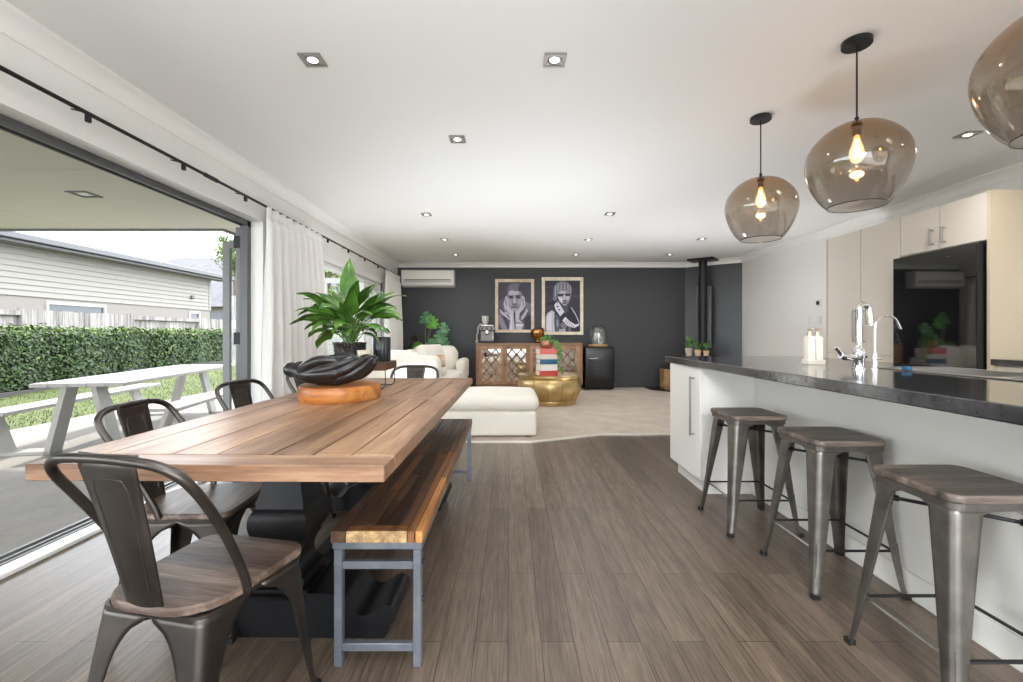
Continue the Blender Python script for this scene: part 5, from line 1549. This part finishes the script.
# --- carved figure on a plinth by the curtain
fg = thing('carved_figure', 'slim dark carved wooden figure behind the sofa near the corner curtain', 'sculpture', (-1.94, 8.86, .012)) if False else None
pn = thing('plinth', 'narrow dark timber plinth behind the sofa under the carved figure', 'plinth', (-1.93, 9.14, .012))
MB().box(-.11, .11, -.11, .11, 0, .70, .006).box(-.13, .13, -.13, .13, .70, .73, .004).build('body', M['walnut'], pn)
fg = thing('carved_figure', 'slim dark carved wooden figure near the corner curtain', 'sculpture', (-1.93, 9.14, .742))
M['carved'] = mat('dark carved timber', S(84, 58, 44), .55, c2=S(46, 34, 28), vscale=12)
pp = catmull([(.07, 0, 0), (.075, 0, .02), (.05, 0, .035), (.06, 0, .10), (.072, 0, .16), (.055, 0, .20), (.03, 0, .225), (.03, 0, .235), (.048, 0, .265), (.05, 0, .30), (.036, 0, .335), (.001, 0, .345)], 3)
MB().lathe([(max(.001, p.x), p.z) for p in pp], 18).build('body', M['carved'], fg, smooth=60)
for sg in (-1, 1): MB().tube([(sg * .066, 0, .17), (sg * .085, -.02, .12), (sg * .05, -.06, .08)], [.018, .015, .012], 8).build('arm', M['carved'], fg, smooth=60)

# --- stove in the corner, hearth, log basket, planters
struct(MB().prism([(2.72, 9.25), (2.72, 8.86), (3.35, 8.12), (4.36, 8.12), (4.36, 8.60), (3.56, 9.25)], .0, .03).build('floor_hearth', M['black_gloss']))
ang = math.atan2(Bq.y - A.y, Bq.x - A.x)
sv = thing('wood_stove', 'black freestanding wood stove with a tall flue in the dark corner', 'stove', (3.73, 8.80, .03), ang)
MB().box(-.27, .27, -.50, .02, .62, .665, .006).build('top_plate', M['black_metal'], sv)
MB().box(-.25, .25, -.48, .0, .12, .62, .01).build('firebox', M['black_metal'], sv)
d_ = MB().box(-.20, .20, -.498, -.478, .17, .56, .006).build('door', M['black_metal'], sv)
MB().box(-.15, .15, -.502, -.495, .25, .50).build('window_pane', M['black_glass'], d_)
MB().tube([(.17, -.50, .30), (.17, -.53, .31), (.17, -.53, .43), (.17, -.50, .44)], .007, 8).build('handle', M['steel'], d_)
for sx in (-.21, .21):
    for sy in (-.44, -.04): MB().box(sx - .025, sx + .025, sy - .025, sy + .025, 0, .12).build('leg', M['black_metal'], sv)
MB().lathe([(.078, .665), (.078, 2.49)], 28).build('flue_pipe', M['black_metal'], sv, smooth=40)
MB().lathe([(.0785, 1.40), (.081, 1.40), (.081, 1.44), (.0785, 1.44)], 28).build('flue_joint', M['black_metal'], sv, smooth=40)
MB().box(-.24, .24, -.20, .20, 2.485, 2.518, .004).build('ceiling_plate', M['black_metal'], sv)
MB().box(-.13, .13, .098, .106, .80, 2.0, .002).box(-.13, -.122, .06, .106, .80, 2.0).box(.122, .13, .06, .106, .80, 2.0).build('flue_shield', M['alu'], sv)
STZ = .03 + .665
def planter(x, y, h, r_, label, nl, seed, cm_):
    t = thing('potted_plant', label, 'plant', (x, y, STZ), 0, 'little planters on the stove')
    MB().lathe([(r_ * .72, 0), (r_ * .76, .004), (r_, h), (r_ * 1.04, h), (r_ * 1.04, h + .012), (r_ * .9, h + .012), (r_ * .88, h - .01)], 20, capt=False).build('pot', cm_, t, smooth=40)
    MB().cyl((0, 0), r_ * .9, h - .015, h - .004, 16).build('soil', M['soil'], t)
    r = random.Random(seed); mb = MB()
    for i in range(nl):
        a = r.uniform(0, 2 * PI); arching_leaf(mb, (0, 0, h - .01), a, r.uniform(.10, .20), .05, r.uniform(.7, 1.3), r.uniform(-.1, .2), n=4, pet=.5)
    mb.build('foliage', [M['pothos'], M['lily_stem']], t, smooth=60)
pw = mat('white terracotta', S(224, 218, 206), .6, c2=S(180, 164, 146), vscale=12)
pb = mat('beige terracotta', S(214, 184, 154), .7)
planter(3.315, 8.44, .13, .064, 'white planter with the tallest green plant, leftmost on the stove', 14, 1, pw)
planter(3.44, 8.33, .105, .06, 'beige planter with a bushy green plant on the stove in front of the flue', 12, 2, pb)
planter(3.545, 8.22, .09, .05, 'smallest beige planter on the stove, right of the bushy one', 8, 3, pb)
lb = thing('log_basket', 'woven cane basket holding dark firewood logs by the hearth', 'basket', (3.18, 8.96, .03))
M['cane'] = wood('woven cane', [S(150, 110, 70), S(196, 158, 112)], 'X', 30, .7, .6)
mb = MB()
for i in range(11):
    z = .012 + i * .034; k = .17 + .012 * (i % 2)
    a = rrect(.18 + .004 * (i % 2), k - .01, .06)
    mb.tube([(x, y, z + .017) for x, y in a], .018, 6, closed=True)
mb.build('weave', M['cane'], lb, smooth=60)
MB().prism(rrect(.175, .155, .06), .0, .012).build('bottom', M['cane'], lb)
lm = mat('dark bark log', S(54, 46, 40), .9, var=.5, vscale=18)
for i, (x, y, tx, h) in enumerate(((-.11, -.06, -.03, .46), (.0, .02, .02, .48), (.105, -.06, .03, .45), (-.10, .075, .01, .44), (.105, .075, -.02, .47))):
    o = MB().tube([(x, y, .02), (x + tx * .6, y, h)], .052, 9).build('firewood_log', lm, None)
    o.location = o.location + Vector((3.18, 8.96, .03)); tag(o, 'dark split firewood log standing in the woven basket', 'log', 'firewood in the basket')

# --- ceiling downlights
LIGHTS = [(-1.04, 2.40, 'square recessed downlight above the near part of the dining table, leftmost in the front row'), (.236, 2.40, 'square recessed downlight in the front row, above the open floor beside the island'),
          (-.39, 3.375, 'square recessed downlight alone in the middle, behind the two front ones'),
          (-1.01, 5.50, 'small square downlight above the sofa front, left one of the third row'), (1.20, 5.47, 'small square downlight above the carpet edge, right one of the third row'),
          (-1.0, 6.95, 'small square downlight above the sofa, left end of the middle lounge row'), (1.20, 6.95, 'small square downlight centred in the middle lounge row'), (2.92, 6.92, 'small square downlight right of centre in the middle lounge row, near the flue'),
          (-.99, 8.28, 'small square downlight nearest the air conditioner, in the row by the dark wall'), (1.20, 8.28, 'small square downlight above the framed portraits, in the row by the dark wall'), (2.90, 8.26, 'small square downlight just left of the flue, in the row by the dark wall'),
          (3.32, 3.30, 'square recessed downlight over the kitchen aisle, beside the nearest pendant')]
HID = [(-1.04, .3), (.6, .3), (3.32, 1.2), (3.32, -.8), (-1.04, -1.5), (1.2, -1.5)]
frame_mb = MB()
s_ = .058
for a in ((-s_, s_, -s_, -.04), (-s_, s_, .04, s_), (-s_, -.04, -.04, .04), (.04, s_, -.04, .04)): frame_mb.box(a[0], a[1], a[2], a[3], -.012, 0, .002)
t0_ = thing('downlight', LIGHTS[0][2], 'downlight', (LIGHTS[0][0], LIGHTS[0][1], H), 0, 'ceiling downlights')
fo3 = frame_mb.build('frame', M['steel'], t0_)
MB().lathe([(.038, -.004), (.034, -.010), (.027, -.007)], 20, capb=False, capt=False).build('reflector_ring', M['steel'], t0_)
MB().box(-.04, .04, -.04, .04, -.006, -.001).build('plate', M['steel'], t0_)
MB().lathe([(.001, -.0095), (.022, -.0095), (.026, -.007)], 18, capb=False, capt=False).build('lens', M['lamp_disc'], t0_)
for x, y, lab in LIGHTS[1:]: dup(t0_, (x, y, H), 0, lab)
for x, y in HID: dup(t0_, (x, y, H), 0, 'square recessed downlight in the ceiling behind the viewpoint')
# ================================================================== LIGHT
DOWN_W, WORLD, SUN = 13, 3.8, 2.8
for (x, y) in [l[:2] for l in LIGHTS] + HID:
    ld = bpy.data.lights.new('downlight_beam', 'SPOT'); ld.energy = DOWN_W * (1.9 if x > 2.8 and y < 4 else 1); ld.spot_size = R(165); ld.spot_blend = 1.0; ld.shadow_soft_size = .06; ld.color = (1, .98, .95)
    o = bpy.data.objects.new('downlight_beam', ld); COL.objects.link(o); o.location = (x, y, H - .03)
# added fill spots without fixtures, aimed up to brighten the ceiling
for (x, y, z, e) in ((-.4, -.5, .8, 270), (1.2, 6.7, .1, 45), (3.0, 6.2, .1, 60), (.40, 4.2, .2, 80), (-1.2, 5.75, .15, 45)):
    ld = bpy.data.lights.new('added_bounce_fill', 'SPOT'); ld.energy = e; ld.color = (.88, .94, 1.0); ld.spot_size = R(150 if y < 0 else 128); ld.spot_blend = 1.0; ld.shadow_soft_size = .25
    o = bpy.data.objects.new('added_bounce_fill', ld); COL.objects.link(o); o.location = (x, y, z); o.rotation_euler = (R(180), 0, 0)
# added fill spot without a fixture, behind the viewpoint, to brighten the kitchen
ld = bpy.data.lights.new('added_kitchen_fill', 'SPOT'); ld.energy = 165; ld.color = (.95, .98, 1.0); ld.spot_size = R(58); ld.spot_blend = 1.0; ld.shadow_soft_size = .22
o = bpy.data.objects.new('added_kitchen_fill', ld); COL.objects.link(o); o.location = (.25, -1.3, 1.9)
o.rotation_euler = (Vector((2.15, 2.3, .38)) - o.location).to_track_quat('-Z', 'Y').to_euler()
w = bpy.data.worlds.new('World'); SC.world = w; w.use_nodes = True
nt = w.node_tree; bg = nt.nodes['Background']
tc = nt.nodes.new('ShaderNodeTexCoord'); mp = nt.nodes.new('ShaderNodeMapping'); mp.inputs['Scale'].default_value = (1, 1, 2.5)
nt.links.new(tc.outputs['Generated'], mp.inputs['Vector'])
n1 = noise(nt, mp.outputs[0], 3.0, 6, .55)
nt.links.new(ramp(nt, n1, [(.35, (.84, .89, .97, 1)), (.65, (.96, .98, 1.0, 1))]), bg.inputs['Color'])
bg.inputs['Strength'].default_value = WORLD
ld = bpy.data.lights.new('sun', 'SUN'); ld.energy = SUN; ld.angle = R(3); ld.color = (1, .96, .88)
so = bpy.data.objects.new('sun', ld); COL.objects.link(so); so.location = (-4, 12, 10)
dv = Vector((.30, -.52, -1.0)).normalized()
so.rotation_euler = dv.to_track_quat('-Z', 'Y').to_euler()

# ================================================================== CAMERA
cd = bpy.data.cameras.new('camera'); cam = bpy.data.objects.new('camera', cd); COL.objects.link(cam)
cam.location = (0, 0, EYE); cam.rotation_euler = (R(90), 0, 0)
cd.sensor_width = 36; cd.lens = F / 1023 * 36
cd.shift_x = (511.5 - VX) / 1023; cd.shift_y = -(341 - VY) / 1023
cd.clip_start = .02; cd.clip_end = 300
SC.camera = cam
SC.view_settings.view_transform = 'Standard'; SC.view_settings.look = 'None'
SC.view_settings.gamma = 1; SC.view_settings.use_curve_mapping = False
SC.view_settings.exposure = 1.05
SC.cycles.max_bounces = 10; SC.cycles.diffuse_bounces = 5; SC.cycles.glossy_bounces = 5; SC.cycles.transparent_max_bounces = 24
SC.cycles.sample_clamp_indirect = 8
SC.cycles.use_denoising = True
